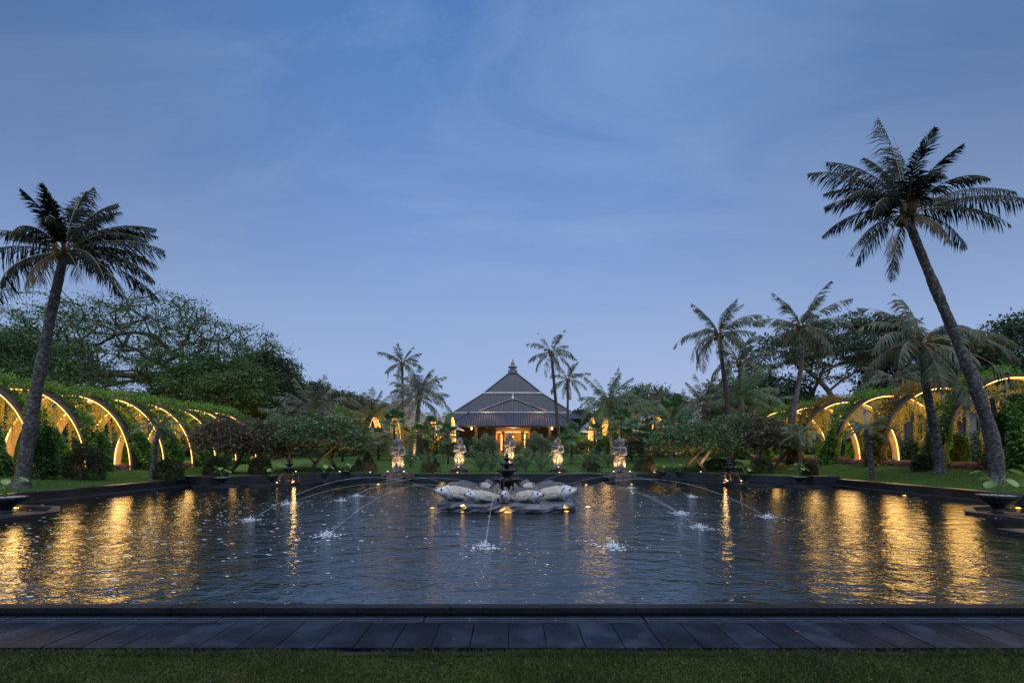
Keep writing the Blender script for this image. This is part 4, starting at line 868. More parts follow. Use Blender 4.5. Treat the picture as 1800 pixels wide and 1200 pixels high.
for (px, Y, zb, r, h_, ph, n, lb) in [(390, 20.3, .14, .33, .30, .5, 6, 'black stone bowl at the outer end of the left corner basin'), (478, 20.5, .1, .25, .42, .5, 5, 'black stone bowl just left of the left corner fountain'), (570, 22.0, .12, .22, .46, .55, 5, 'black stone bowl right of the left corner fountain'), (608, 24.3, .2, .24, .35, .45, 6, 'black stone bowl at the inner end of the left corner basin'),
                                     (1165, 24.3, .2, .22, .33, .45, 5, 'black stone bowl at the inner end of the right corner basin'), (1195, 23.6, .12, .23, .45, .5, 5, 'black stone bowl second from the inner end of the right basin'), (1310, 21.3, .1, .25, .45, .5, 7, 'black stone bowl just right of the right corner fountain'), (1406, 20.5, .14, .34, .32, .6, 6, 'black stone bowl at the outer end of the right corner basin')]:
    urn_at(px, 0, Y, zb, r, h_, ph, n, int(px), lb)

# ------------------------------------------------------------------ buildings
def frust(f, x0, x1, y0, y1, z0, a0, a1, b0, b1, z1, m=0):
    f.add([[x0, y0, z0], [x1, y0, z0], [x1, y1, z0], [x0, y1, z0], [a0, b0, z1], [a1, b0, z1], [a1, b1, z1], [a0, b1, z1]], [[0, 3, 2, 1], [4, 5, 6, 7], [0, 1, 5, 4], [1, 2, 6, 5], [2, 3, 7, 6], [3, 0, 4, 7]], m=m)
PX = .12
t = thing('pavilion', 'large hall with a tiered dark tiled pyramid roof and glowing entrance', 'building', (PX, 64, 1.25))
def LB(f, name, m, par=None, sm=False): return f.build(name, M[m], par or t, smooth=sm)
oz = -1.25; oy = -64
rf = MB(); frust(rf, -8.2, 8.2, 64.3+oy, 84+oy, 7.15+oz, -4.45, 4.45, 69+oy, 79.3+oy, 10.35+oz); roof = LB(rf, 'lower_roof', 'roof_shingle')
f = MB(); frust(f, -4.2, 4.2, 69.4+oy, 79+oy, 10.6+oz, -.5, .5, 73.5+oy, 74.5+oy, 14.25+oz); LB(f, 'upper_roof', 'roof_shingle')
f = MB(); frust(f, -10.0, 10.0, 61.8+oy, 85+oy, 6.05+oz, -8.3, 8.3, 64+oy, 84.3+oy, 7.0+oz); LB(f, 'skirt_roof', 'roof_tile')
f = MB(); frust(f, -8.6, 8.6, 59.6+oy, 66+oy, 4.95+oz, -6.1, 6.1, 63+oy, 66+oy, 6.95+oz); LB(f, 'porch_roof', 'roof_porch')
f = MB()
f.box((0, 66.6+oy-2.35, 7.02+oz), (16.7, .25, .26)); f.box((0, 69.05+oy, 10.45+oz), (9.1, .5, .26)); f.box((-4.45, 74.1+oy, 10.45+oz), (.25, 9.6, .26)); f.box((4.45, 74.1+oy, 10.45+oz), (.25, 9.6, .26)); f.box((0, 63.0+oy, 7.02+oz), (11.6, .18, .13)); LB(f, 'white_fascia', 'white_trim')
f = MB(); f.add([[-4.65, 62.9+oy, 7.1+oz], [4.65, 62.9+oy, 7.1+oz], [0, 65.2+oy, 9.1+oz], [-4.65, 66+oy, 7.1+oz], [4.65, 66+oy, 7.1+oz], [0, 68+oy, 9.1+oz]], [[0, 3, 5, 2], [1, 2, 5, 4], [0, 1, 4, 3]], [[0, 1, 2]]); gb = LB(f, 'front_gable', 'roof_tile')
f = MB(); f.tube([[-4.75, 62.85+oy, 7.15+oz], [0, 65.15+oy, 9.18+oz]], .11, 6); f.tube([[4.75, 62.85+oy, 7.15+oz], [0, 65.15+oy, 9.18+oz]], .11, 6); f.build('ridge_tiles', M['tile_grey'], gb)
f = MB(); f.lathe([(.22, 0), (.22, .2), (.12, .3), (.1, .6), (.04, .8), (0, 1.1)], (0, 65.2+oy, 9.05+oz), 12); f.build('white_finial', M['white_trim'], gb, smooth=True)
f = MB()
for sx in (-1, 1):
    f.tube([[sx*8.2, 64.3+oy, 7.2+oz], [sx*4.45, 69+oy, 10.35+oz]], .12, 6); f.tube([[sx*4.2, 69.4+oy, 10.65+oz], [sx*.5, 73.5+oy, 14.3+oz]], .12, 6); f.tube([[sx*8.6, 59.6+oy, 5.0+oz], [sx*6.1, 63+oy, 7.0+oz]], .11, 6); f.tube([[sx*10.0, 61.8+oy, 6.1+oz], [sx*8.3, 64+oy, 7.05+oz]], .1, 6)
LB(f, 'hip_ridge', 'tile')
f = MB(); f.box((0, 74+oy, 14.45+oz), (1.5, 1.5, .5)); f.box((0, 74+oy, 14.95+oz), (1.0, 1.0, .5)); f.lathe([(.75, 15.2), (.8, 15.25), (.5, 15.5), (.3, 15.65), (.34, 15.85), (.12, 16.2), (.05, 16.6), (0, 16.7)], (0, 74+oy, oz), 12); LB(f, 'roof_crown', 'tile_grey')
f = MB(); f.box((0, 59.86+oy, 4.9+oz), (16.3, .1, .22)); f.box((0, 62.6+oy, 4.88+oz), (15.6, 5.2, .06)); 
for k in range(-6, 7): f.box((k*1.2, 62.3+oy, 4.8+oz), (.12, 5.0, .12))
LB(f, 'eave_timber', 'timber')
f = MB()
for sx in (-1, 1):
    f.box((sx*5.2, 65.6+oy, 3.1+oz), (5.6, .25, 3.7)); f.box((sx*8, 73+oy, 3.6+oz), (.3, 16, 4.8))
f.box((0, 83+oy, 3.6+oz), (16, .3, 4.8)); LB(f, 'wall', 'timber')
f = MB()
for sx in (-7.4, -4.9, -2.5, 2.5, 4.9, 7.4): f = MB(); f.box((sx, 60.6+oy, 3.0+oz), (.35, .35, 3.8)); LB(f, 'porch_column', 'timber')
f = MB(); f.box((0, 68+oy, 1.3+oz), (16, 17, .12)); LB(f, 'floor', 'path')
f = MB(); f.box((0, 76.2+oy, 3.2+oz), (7.4, .2, 3.8)); f.box((-2.55, 70.8+oy, 3.2+oz), (.15, 10.2, 3.8)); f.box((2.65, 70.8+oy, 3.2+oz), (.15, 10.2, 3.8)); f.box((0, 65.6+oy, 4.72+oz), (5.0, .22, .5)); LB(f, 'hall_wall', 'warm_wall')
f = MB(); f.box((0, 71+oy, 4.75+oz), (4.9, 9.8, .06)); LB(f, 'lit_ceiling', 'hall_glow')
f = MB()
for sx in (-1.5, 1.5):
    for yy in (67.5, 70.5, 73.5): f = MB(); f.box((sx, yy+oy, 3.1+oz), (.26, .26, 3.5)); f.box((sx, yy+oy, 4.6+oz), (.5, .5, .14)); LB(f, 'inner_column', 'timber')
f = MB(); f.box((0, 74+oy, 1.9+oz), (2.2, .6, 1.1)); LB(f, 'reception_desk', 'timber')
f = MB(); f.lathe([(0, 3.7), (.1, 3.75), (.42, 4.0), (.36, 4.12), (.05, 4.2), (.03, 4.7)], (0, 69+oy, oz), 14); LB(f, 'chandelier', 'timber')
f = MB()
for px in (881.5, 922.5): X = (px-900)/800*65 - PX; f = MB(); f.box((X, 65.3+oy, 2.9+oz), (.16, .16, 2.3)); LB(f, 'light_column', 'led')
for px, ln in ((829, 1), (970, .7)):
    f = MB(); X = (px-900)/800*60 - PX; f.ell((X, 59.9+oy, 4.62+oz), (.13, .13, .16), 12, 8); f.tube([[X, 59.9+oy, 4.75+oz], [X, 59.9+oy, 4.95+oz]], .02, 4); LB(f, 'eave_lantern', 'bulb'); lamp(t, (X, 59.2+oy, 4.5+oz), 120*ln, .1)
lamp(t, (0, 69+oy, 3.6+oz), 500, .4); lamp(t, (0, 63.0+oy, 3.6+oz), 220, .3)
for sx in (-1, 1): lamp(t, (sx*3.6, 62.1+oy, 7.3+oz), 60, .1, (1, .45, .25))

def house(label, x, y, wd, dp, zb, ze, zr, roofm='tile_grey', wallm='grey_wall', lit=True, ridge=.45, cat='building', nwin=3, over=.8, e=60):
    t = thing('low_building', label, cat, (x, y, zb), group='low resort buildings'); f = MB(); H_ = ze - zb; f.box((0, dp/2, H_/2), (wd - 2*over, dp - 2*over, H_)); f.build('wall', M[wallm], t)
    f = MB(); frust(f, -wd/2, wd/2, 0, dp, H_, -wd/2*ridge, wd/2*ridge, dp*.42, dp*.58, zr - zb); f.build('roof', M[roofm], t)
    f = MB(); f.box((0, -.03, H_ - .06), (wd + .1, .1, .2)); f.box((-wd/2, dp/2, H_ - .06), (.1, dp, .2)); f.box((wd/2, dp/2, H_ - .06), (.1, dp, .2)); f.build('fascia', M['white_trim'], t)
    ww = (wd - 2*over) / nwin
    for i in range(nwin):
        xx = -wd/2 + over + ww * (i + .5); f = MB(); f.box((xx, over - .03, H_*.42), (ww*.62, .06, H_*.62)); wn = f.build('window', M['window_glow' if lit and i % 3 != 2 else 'timber'], t)
        f = MB()
        for u in (-.31, 0, .31): f.box((xx + u*ww, over - .08, H_*.42), (.07, .05, H_*.64))
        f.box((xx, over - .085, H_*.74), (ww*.64, .04, .07)); f.build('frame', M['timber'], wn)
    if lit: lamp(t, (-wd*.15, -.6, H_*.8), e, .1); lamp(t, (wd*.25, -.6, H_*.8), e*.7, .1)
    return t
house('long grey-roofed building with lit windows behind the palms left of the pavilion', -15.8, 53, 12.5, 9, 1.4, 4.6, 7.6)
house('small grey-roofed lodge joining the left end of the pavilion', -9.0, 56, 5.0, 6, 1.4, 4.4, 6.0, ridge=.3)
house('small grey-roofed lodge with lit wall right of the pavilion', 9.9, 54, 3.4, 5, 1.4, 4.0, 5.2, ridge=.3, wallm='warm_wall', nwin=2)
house('grey-roofed lodge with a glowing front, right of the pavilion behind the arches', 13.2, 52, 3.0, 5, 1.4, 4.0, 5.6, ridge=.15, wallm='warm_wall', nwin=2, e=120)
house('dark hipped roof of a lodge behind the red-flowered trees on the right', 26, 56, 14, 8, 1.4, 5.2, 6.8, lit=False)
hf = house('distant grey hipped roof with a white finial over the treetops', 34.0, 90, 6.5, 7, 1.5, 11.6, 13.4, ridge=.2, lit=False, wallm='white_trim'); f = MB(); f.lathe([(.35, 0), (.35, 1.9), (.5, 2.0), (.3, 2.2), (.35, 2.5), (0, 3.2)], (-.2, -.3, 9.8), 10); f.build('white_finial', M['white_trim'], hf)
t = thing('metal_shed', 'long grey corrugated metal shed behind the right trees', 'shed', (63, 80, 1.5)); f = MB()
for k in range(46): f.box((-8 + k*.36, 0, 4.7 + (.0 if k % 2 else 0)), (.2, .2, 9.4)); f.box((-8 + k*.36 + .18, .06, 4.7), (.17, .2, 9.4))
f.build('corrugated_wall', M['metal_shed'], t); f = MB(); frust(f, -8.6, 8.9, -.6, 14, 9.4, -8.6, 8.9, 6.5, 7.2, 11.0); f.build('roof', M['metal_shed'], t)
house('low flat-roofed block left of the metal shed', 49, 78, 9, 7, 1.5, 9.6, 10.8, lit=False, ridge=.7, nwin=2)
house('blue-grey tiled roof seen through the near right arches', 40.5, 38, 10, 8, 1.2, 5.6, 8.0, roofm='roof_porch', lit=False)
# bench under the left arcade
t = thing('garden_bench', 'dark wooden bench on the far side of the left arcade', 'bench', (-24.6, 26.2, h1(-24.6, 26.2)), .3); f = MB(); f.box((0, 0, .42), (1.8, .5, .06)); f.build('seat', M['timber'], t)
f = MB(); f.box((0, .24, .95), (1.8, .05, .08)); f.box((0, .24, .6), (1.8, .05, .08))
for k in range(9): f.box((-.8 + .2*k, .24, .78), (.05, .04, .3))
f.build('backrest', M['timber'], t)
for sx in (-.8, .8):
    for sy in (-.2, .2): f = MB(); f.box((sx, sy, .2), (.07, .07, .4)); f.build('leg', M['timber'], t)

# ------------------------------------------------------------------ trees
def wb(px, Y): X = (px - 900) / FPX * Y; return (X, Y, h1(X, Y))
b0 = wb(262, 42)
tree('huge spreading rain tree with a wide domed crown behind the left arcade', b0, 5.2, (-.5, 0, 7.2), (12.6, 9.5, 7.5), 1150, 80000, .15, .44, 'tree_mid', 'bark', .55, 1, topthin=.72, zcut=-.30, flat=.34, shell=.5, rmin=.035, pw=.46, lean=(.8, 0))
tree('lower green tree on the far left behind the first arches', wb(28, 38), 3.5, (-1, 0, 6.2), (7.5, 5.5, 4.3), 380, 34000, .19, .5, 'tree_mid', 'bark', .32, 2, zcut=-.5)
tree('dense dark rounded tree right of the huge rain tree', wb(468, 43), 3.4, (-.2, 0, 5.6), (3.3, 3.6, 3.9), 380, 46000, .19, .42, 'tree_dark', 'bark', .34, 3, zcut=-.6)
tree('green tree in front of the rain tree, above the middle of the left arcade', wb(380, 38), 3.2, (0, 0, 5.2), (4.6, 3.6, 3.1), 300, 36000, .17, .42, 'tree_mid', 'bark', .3, 4, zcut=-.6)
tree('small dark tree peeping out behind the dense rounded tree', wb(545, 52), 3, (0, 0, 4.6), (3.4, 4, 3.4), 220, 16000, .25, .55, 'tree_deep', 'bark', .3, 5)
tree('flame tree with orange blossom behind the left palms', wb(605, 50), 3.5, (0, 0, 4.0), (3.6, 3.5, 2.6), 240, 16000, .22, .5, 'tree_dark', 'bark', .25, 6, blossoms=('orange_flower', 420, .16))
tree('tall umbrella tree with bare grey limbs, left of the pair on the right', wb(1425, 45), 4.8, (-.5, 0, 8.2), (6.6, 5, 4.2), 260, 17000, .18, .42, 'tree_dark', 'bark_pale', .20, 7, zcut=-.15, flat=.28, shell=.65, rmin=.03)
tree('tall umbrella tree with forking grey limbs, right of the pair on the right', wb(1478, 44), 3.2, (.8, 0, 9.2), (6.0, 5, 4.0), 260, 20000, .18, .42, 'tree_dark', 'bark_pale', .24, 8, zcut=-.1, flat=.28, shell=.7, rmin=.03, lean=(.6, 0))
tree('dark leafy tree behind the third palm on the right', wb(1598, 43), 4, (0, 0, 7.6), (3.6, 3.6, 4.0), 220, 18000, .24, .5, 'tree_deep', 'bark', .28, 9, zcut=-.6)
tree('dark broad tree at the far right edge of the frame', wb(1795, 40), 4, (1.2, 0, 8.0), (5.2, 4, 4.4), 300, 30000, .24, .48, 'tree_dark', 'bark', .32, 10, zcut=-.7)
tree('low green tree behind the right arcade between two palms', wb(1700, 42), 3, (0, 0, 5.8), (4.6, 3.6, 3.6), 280, 28000, .24, .5, 'tree_dark', 'bark', .26, 11, zcut=-.7)
tree('feathery tree behind the palms right of the pavilion', wb(1130, 55), 3.5, (0, 0, 4.6), (5.5, 4, 3.4), 260, 20000, .22, .5, 'tree_dark', 'bark', .22, 12, zcut=-.6)
tree('green tree under the leaning palms on the right', wb(1330, 46), 3, (0, 0, 4.4), (5.5, 4, 3.6), 260, 22000, .24, .55, 'tree_dark', 'bark', .24, 13, zcut=-.6)

# red-flowered shrubs trees
FR = [(402, 826, 24.5, 1.0, 2.9, 'with purple-brown foliage at the left end of the left group', 'purple_leaf', 'bark', 1.9), (452, 824, 25.5, .9, 2.7, 'with purple-brown foliage and grey stems beside the first one', 'purple_leaf', 'bark_pale', 1.7), (505, 824, 26.5, 1.0, 3.2, 'with green leaves in the middle of the left group', 'frangi', 'bark', 2.3), (548, 827, 26.0, 1.0, 3.3, 'with many dark twisting stems in the left group', 'frangi', 'bark', 2.2), (592, 826, 27.0, 1.2, 3.1, 'at the right end of the left group, its trunk lit orange', 'frangi', 'bark', 1.9),
      (1203, 824, 26.0, 1.1, 2.8, 'lit orange from below at the left end of the right group', 'frangi', 'bark', 2.0), (1240, 824, 26.5, .9, 2.9, 'with a crooked trunk, second in the right group', 'frangi', 'bark_pale', 2.0), (1290, 822, 27.5, .9, 3.3, 'with green leaves in the middle of the right group', 'frangi', 'bark_pale', 2.2), (1338, 822, 26.5, .8, 3.2, 'with bare pale twisted stems in the right group', 'purple_leaf', 'bark_pale', 2.1), (1362, 820, 28.0, .8, 2.8, 'at the right end of the right group before the arches', 'frangi', 'bark_pale', 1.8)]
for i, (px, py, Y, th, ht, lb, lm, bm, rw) in enumerate(FR):
    b = wb(px, Y); tree('red-flowered tree ' + lb, b, th * .55, (0, 0, ht * .56), (rw, rw * .8, ht * .46), 240, 7500, .13, .17, lm, bm, .10, 30 + i, name='flowering_tree', group='red-flowered trees', zcut=-.25, shell=.55, rmin=.014, blossoms=('red_flower', 110, .085), lean=(q.uniform(-.5, .5), 0), pw=.4)
for px, Y, e, lb in ((597, 26.0, 45, 'at the foot of the orange-lit tree in the left group'), (1196, 25.3, 60, 'at the foot of the left tree of the right group'), (1232, 25.8, 40, 'at the foot of the crooked tree in the right group'), (520, 26.0, 12, 'under the middle trees of the left group'), (651, 25.4, 10, 'by the small conical shrub near the left basin'), (1150, 25.6, 9, 'beside the bronze shrub right of the statues'), (724, 35.2, 90, 'at the foot of the lit coconut palm on the left'), (1068, 35.2, 90, 'at the foot of the lit coconut palm on the right'), (735, 35.4, 60, 'right of the lit coconut palm on the left'), (1082, 38, 40, 'under the arches right of the pavilion'), (800, 45, 40, 'before the left part of the pavilion'), (1010, 45, 40, 'before the right part of the pavilion'), (690, 43, 40, 'before the long building on the left')):
    b = wb(px, Y); uplight('warm ground light ' + lb, b, e, group='warm ground lights in the planting')

# foreground palms with hand-set fronds: azimuth (0 = right, 90 = away), elevation, length, droop
def base_at(px, py, y0=9.0): return G(px, py, y0)
lb_ = base_at(36, 858); Yl = lb_[1]
Lpath = [lb_ - [0, 0, .15], W(52, 760, Yl), W(70, 650, Yl), W(92, 545, Yl), W(113, 447, Yl)]
LF = [(108, 80, 2.7, 38), (60, 76, 2.2, 40), (75, 62, 2.4, 62), (30, 58, 2.4, 70), (12, 48, 2.7, 85), (150, 60, 2.3, 62), (176, 42, 2.0, 55), (200, 35, 2.5, 75), (160, 25, 2.3, 60), (186, 14, 3.6, 62), (172, 8, 3.4, 88), (150, 18, 3.0, 70), (-4, 20, 3.6, 52), (10, 14, 3.0, 80), (-25, 5, 2.9, 88), (-12, -6, 3.3, 78), (-38, -12, 2.6, 60), (-95, -30, 2.2, 60), (-120, -20, 2.4, 68), (-80, 30, 2.6, 110), (60, 10, 2.9, 70), (100, 20, 2.8, 80), (-60, 50, 2.4, 115), (35, 36, 2.7, 88)]
LF = [(a, e_, l * (1.2 if e_ > 55 else .98), d * .92) for a, e_, l, d in LF] + [(95, 84, 2.5, 22, .45), (-88, 80, 2.0, 34, .5), (118, 76, 2.8, 24, .5), (70, 72, 2.6, 40, .6), (-65, 68, 2.1, 62, .6), (-115, 76, 1.9, 50, .6), (55, 58, 3.0, 62, .7)]
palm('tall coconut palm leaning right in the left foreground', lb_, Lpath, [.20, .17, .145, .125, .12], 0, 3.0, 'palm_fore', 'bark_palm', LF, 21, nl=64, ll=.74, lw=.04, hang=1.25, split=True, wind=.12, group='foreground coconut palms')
rb_ = base_at(1750, 850); Yr = rb_[1]
Rpath = [rb_ - [0, 0, .15], W(1742, 770, Yr), W(1706, 650, Yr), W(1648, 520, Yr), W(1594, 379, Yr)]
RF = [(110, 84, 3.4, 22), (60, 74, 3.0, 42), (140, 70, 3.0, 52), (165, 58, 3.0, 66), (30, 60, 2.7, 72), (10, 50, 2.5, 90), (190, 45, 3.1, 100), (172, 38, 3.0, 70), (205, 30, 2.8, 110), (185, 16, 2.4, 80), (196, -12, 3.5, 50), (215, -22, 3.2, 50), (4, 34, 4.6, 52), (-6, 22, 4.4, 46), (-14, 14, 3.4, 72), (8, 8, 3.0, 82), (90, 15, 3.0, 80), (-85, -28, 2.4, 55), (-70, 45, 2.6, 110), (-110, 50, 2.7, 120), (70, -30, 2.6, 50), (130, 40, 3.0, 90), (45, 45, 2.8, 92)]
RF = [(a, e_, l * (1.22 if e_ > 55 else .92), d * .92) for a, e_, l, d in RF] + [(92, 86, 3.2, 20, .45), (-95, 80, 2.5, 30, .5), (75, 76, 2.9, 36, .5), (122, 78, 3.0, 34, .5), (-70, 72, 2.2, 60, .6), (-120, 70, 2.3, 55, .6), (50, 66, 2.8, 60, .7), (140, 62, 3.0, 66, .7)]
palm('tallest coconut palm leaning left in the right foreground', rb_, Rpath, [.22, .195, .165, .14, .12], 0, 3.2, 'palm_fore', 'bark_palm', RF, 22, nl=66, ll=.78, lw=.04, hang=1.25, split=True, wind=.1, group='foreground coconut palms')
print('PALMS', lb_, rb_); b = base_at(1652, 832); Y = b[1]
R2 = [(100, 80, 2.8, 40), (150, 66, 2.8, 62), (60, 70, 2.4, 70), (175, 52, 2.9, 92), (20, 46, 3.4, 82), (0, 30, 4.0, 72), (-15, 20, 3.6, 84), (195, 30, 3.2, 96), (210, 10, 3.0, 84), (-98, -35, 3.6, 42), (-70, -25, 3.2, 55), (-120, -20, 3.2, 60), (-40, -15, 3.4, 55), (170, 0, 3.0, 80), (90, 20, 3, 70), (-85, 40, 2.6, 120), (40, 20, 3, 80)]
palm('shorter coconut palm with drooping fronds behind the tallest right palm', b, [b - [0, 0, .1], W(1643, 760, Y), W(1630, 690, Y), W(1620, 605, Y)], [.19, .16, .135, .115], 0, 3.2, 'palm_dark', 'bark_palm', R2, 23, nl=70, ll=.85, lw=.055, hang=.9, split=True, group='coconut palms on the right lawn')
b = base_at(1393, 814, 20); Y = b[1]
palm('coconut palm with a grey curved trunk before the middle of the right arcade', b, [b - [0, 0, .1], W(1393, 740, Y), W(1406, 660, Y), W(1409, 578, Y)], [.18, .155, .135, .12], 22, 3.1, 'palm_dark', 'bark_palm', None, 24, nl=48, ll=.8, lw=.05, hang=1.3, group='coconut palms on the right lawn')
b = np.array(wb(1283, 31)); Y = 31
palm('coconut palm with a dark trunk left of the right arcade', b, [b - [0, 0, .1], W(1281, 735, Y), W(1272, 655, Y), W(1264, 590, Y)], [.19, .165, .14, .12], 26, 3.4, 'palm_dark', 'bark_dark', None, 25, nl=44, ll=.8, lw=.05, hang=1.3, group='coconut palms on the right lawn')
b = np.array(wb(1298, 42)); Y = 42
palm('farther coconut palm half hidden behind the dark-trunked palm', b, [b, W(1300, 700, Y), W(1300, 640, Y)], [.16, .14, .12], 18, 3.3, 'palm_dark', 'bark_dark', None, 26, nl=34, ll=.9, lw=.08, hang=.9, group='coconut palms on the right lawn')
# mid-distance palms
MP = [  # px base, px top, py top, Y, n, L, material, trunk r, label, elevation range
 (709, 707, 640, 45, 18, 2.6, 'palm_dark', .17, 'tall thin coconut palm left of the pavilion, rising above the others', (-30, 80)),
 (985, 969, 622, 41, 19, 2.9, 'palm_dark', .17, 'tall coconut palm crossing the right slope of the pavilion roof', (-40, 80)),
 (998, 998, 668, 48, 18, 2.7, 'palm_dark', .15, 'slimmer coconut palm just right of the tall one by the pavilion', (-45, 80)),
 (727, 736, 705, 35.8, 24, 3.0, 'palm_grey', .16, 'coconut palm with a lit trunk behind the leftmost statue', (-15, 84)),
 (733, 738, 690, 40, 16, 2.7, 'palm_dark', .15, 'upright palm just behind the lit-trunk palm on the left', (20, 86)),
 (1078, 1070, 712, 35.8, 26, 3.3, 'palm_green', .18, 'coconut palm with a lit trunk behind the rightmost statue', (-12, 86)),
 (1108, 1104, 722, 37, 14, 3.2, 'palm_green', .18, 'low arching palm right of the lit-trunk palm on the right', (5, 60)),
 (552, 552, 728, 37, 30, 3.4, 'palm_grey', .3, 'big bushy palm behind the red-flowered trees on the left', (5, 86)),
 (648, 650, 735, 42, 22, 3.2, 'palm_dark', .25, 'bushy palm before the long building, left one', (5, 84)),
 (690, 695, 722, 44, 18, 2.8, 'palm_grey', .22, 'bushy palm before the long building, right one', (0, 80)),
 (1150, 1152, 722, 42, 22, 3.0, 'palm_dark', .2, 'bushy palm before the feathery tree right of centre', (0, 84)),
 (1236, 1238, 715, 38, 26, 3.2, 'palm_grey', .25, 'bushy grey-green palm left of the dark-trunked palm', (5, 84)),
 (1300, 1302, 705, 37, 30, 3.5, 'palm_green', .3, 'bushy palm right of the dark-trunked palm', (5, 86)),
 (1345, 1345, 722, 41, 20, 3.0, 'palm_dark', .25, 'bushy palm by the far end of the right arcade', (0, 80)),
 (1570, 1572, 668, 36, 18, 3.2, 'palm_dark', .22, 'dark feathery palm behind the right arcade', (-10, 60)),
 (1180, 1180, 745, 33, 18, 2.2, 'palm_green', .14, 'small palm behind the right group of red-flowered trees', (5, 84)),
 (505, 505, 745, 36, 18, 2.6, 'palm_dark', .2, 'small palm at the far end of the left arcade', (5, 80))]
for i, (pb, pt, py, Y, n, Lf, lm, tr, lb, er) in enumerate(MP):
    b = np.array(wb(pb, Y)); palm(lb, b, [b - [0, 0, .1], W((pb + pt) / 2, (py + 790) / 2, Y), W(pt, py, Y)], [tr, tr * .82, tr * .7], int(n * .9), Lf, lm, 'bark_dark' if i in (0, 1, 2) else 'bark_palm', None, 50 + i, nl=34, ll=Lf * .27, lw=.055, hang=1.15, elr=er, droop=(45, 105), group='coconut palms in the middle distance', coco=i < 6)
for px, Y, h_, r, n, lb, br, lm in [(787, 31, 2.0, .95, 16, 'fan palm with a dark trunk and stakes left of the statues', True, 'fan_green'), (1005, 30.5, 2.0, .95, 16, 'fan palm with a dark trunk and stakes between two right statues', True, 'fan_green'), (693, 33, 2.8, 1.25, 18, 'fan palm above the leftmost statue', False, 'fan_green'), (1092, 31, 2.8, 1.2, 18, 'fan palm above the rightmost statue', True, 'fan_green'),
                                   (602, 33, 2.9, 1.3, 16, 'fan palm with yellow-lit leaves behind the left trees', False, 'taro'), (740, 34, 2.0, 1.1, 14, 'low fan palm right of the lit palm on the left', False, 'fan_green'), (1110, 33, 2.2, 1.3, 14, 'pale fan palm right of the rightmost statue', False, 'bush_pale'), (1184, 36, 3.6, 1.6, 18, 'round-headed fan palm behind the right trees', False, 'fan_green'), (665, 34, 1.6, 1.1, 12, 'low fan palm left of the leftmost statue', False, 'bush_pale'), (1045, 34, 2.1, 1.0, 12, 'small fan palm before the glowing lodge', False, 'fan_green'), (762, 36, 2.4, 1.1, 12, 'pale-crowned fan palm by the narrow arch', False, 'palm_green')]:  # the yellow-lit fan palm's lamplight is put into its paler leaf colour
    fanpalm(lb, wb(px, Y), h_, r, n, int(px), lm, braces=br)
# young palms on the terraces
for i, (px, Y, h_, lb) in enumerate([(722, 28.5, 1.3, 'right of the leftmost statue'), (751, 27.3, 1.2, 'behind the pair of bronze shrubs'), (845, 26.6, 1.25, 'just left of the tiered fountain'), (864, 26.8, 1.2, 'touching the left side of the tiered fountain'), (924, 26.6, 1.2, 'just right of the tiered fountain'), (951, 26.5, 1.35, 'left of the statue right of centre'), (1038, 28.5, 1.3, 'between the two right statues'), (1069, 28.5, 1.3, 'left of the rightmost statue')]):
    tuft(f'young feathery palm on the terrace ' + lb, wb(px, Y), h_, 13, i)

# saplings with stakes
for px, py, Y, tx, ty, lb in ((266, 836, 19.2, 278, 752, 'pale leaning sapling trunk between arches on the left'), (1535, 822, 19.5, 1524, 755, 'pale leaning sapling trunk between arches on the right'), (1760, 835, 17.4, 1744, 700, 'pale leaning trunk right behind the tallest palm'), (1408, 806, 24, 1404, 765, 'thin grey sapling beside the grey curved palm')):
    b = np.array(wb(px, Y)); top = W(tx, ty, Y); t = thing('sapling', lb, 'tree', b, group='leaning saplings'); f = MB(); P, rr = ringed([[0, 0, -.1], (top - b) * .5, top - b], [.12, .09, .07], 3, .05); f.tube(P, rr, 8); f.build('trunk', M['bark_palm'], t, smooth=True)
    f = MB(); q = np.random.RandomState(int(px))
    for i in range(12): frond(f, top - b, i * 137.5, 65 - 7 * i, 1.15, 75, 20, .32, .045, .5, .01, rng=q)
    f.build('crown', [M['palm_green'], M['rachis']], t)

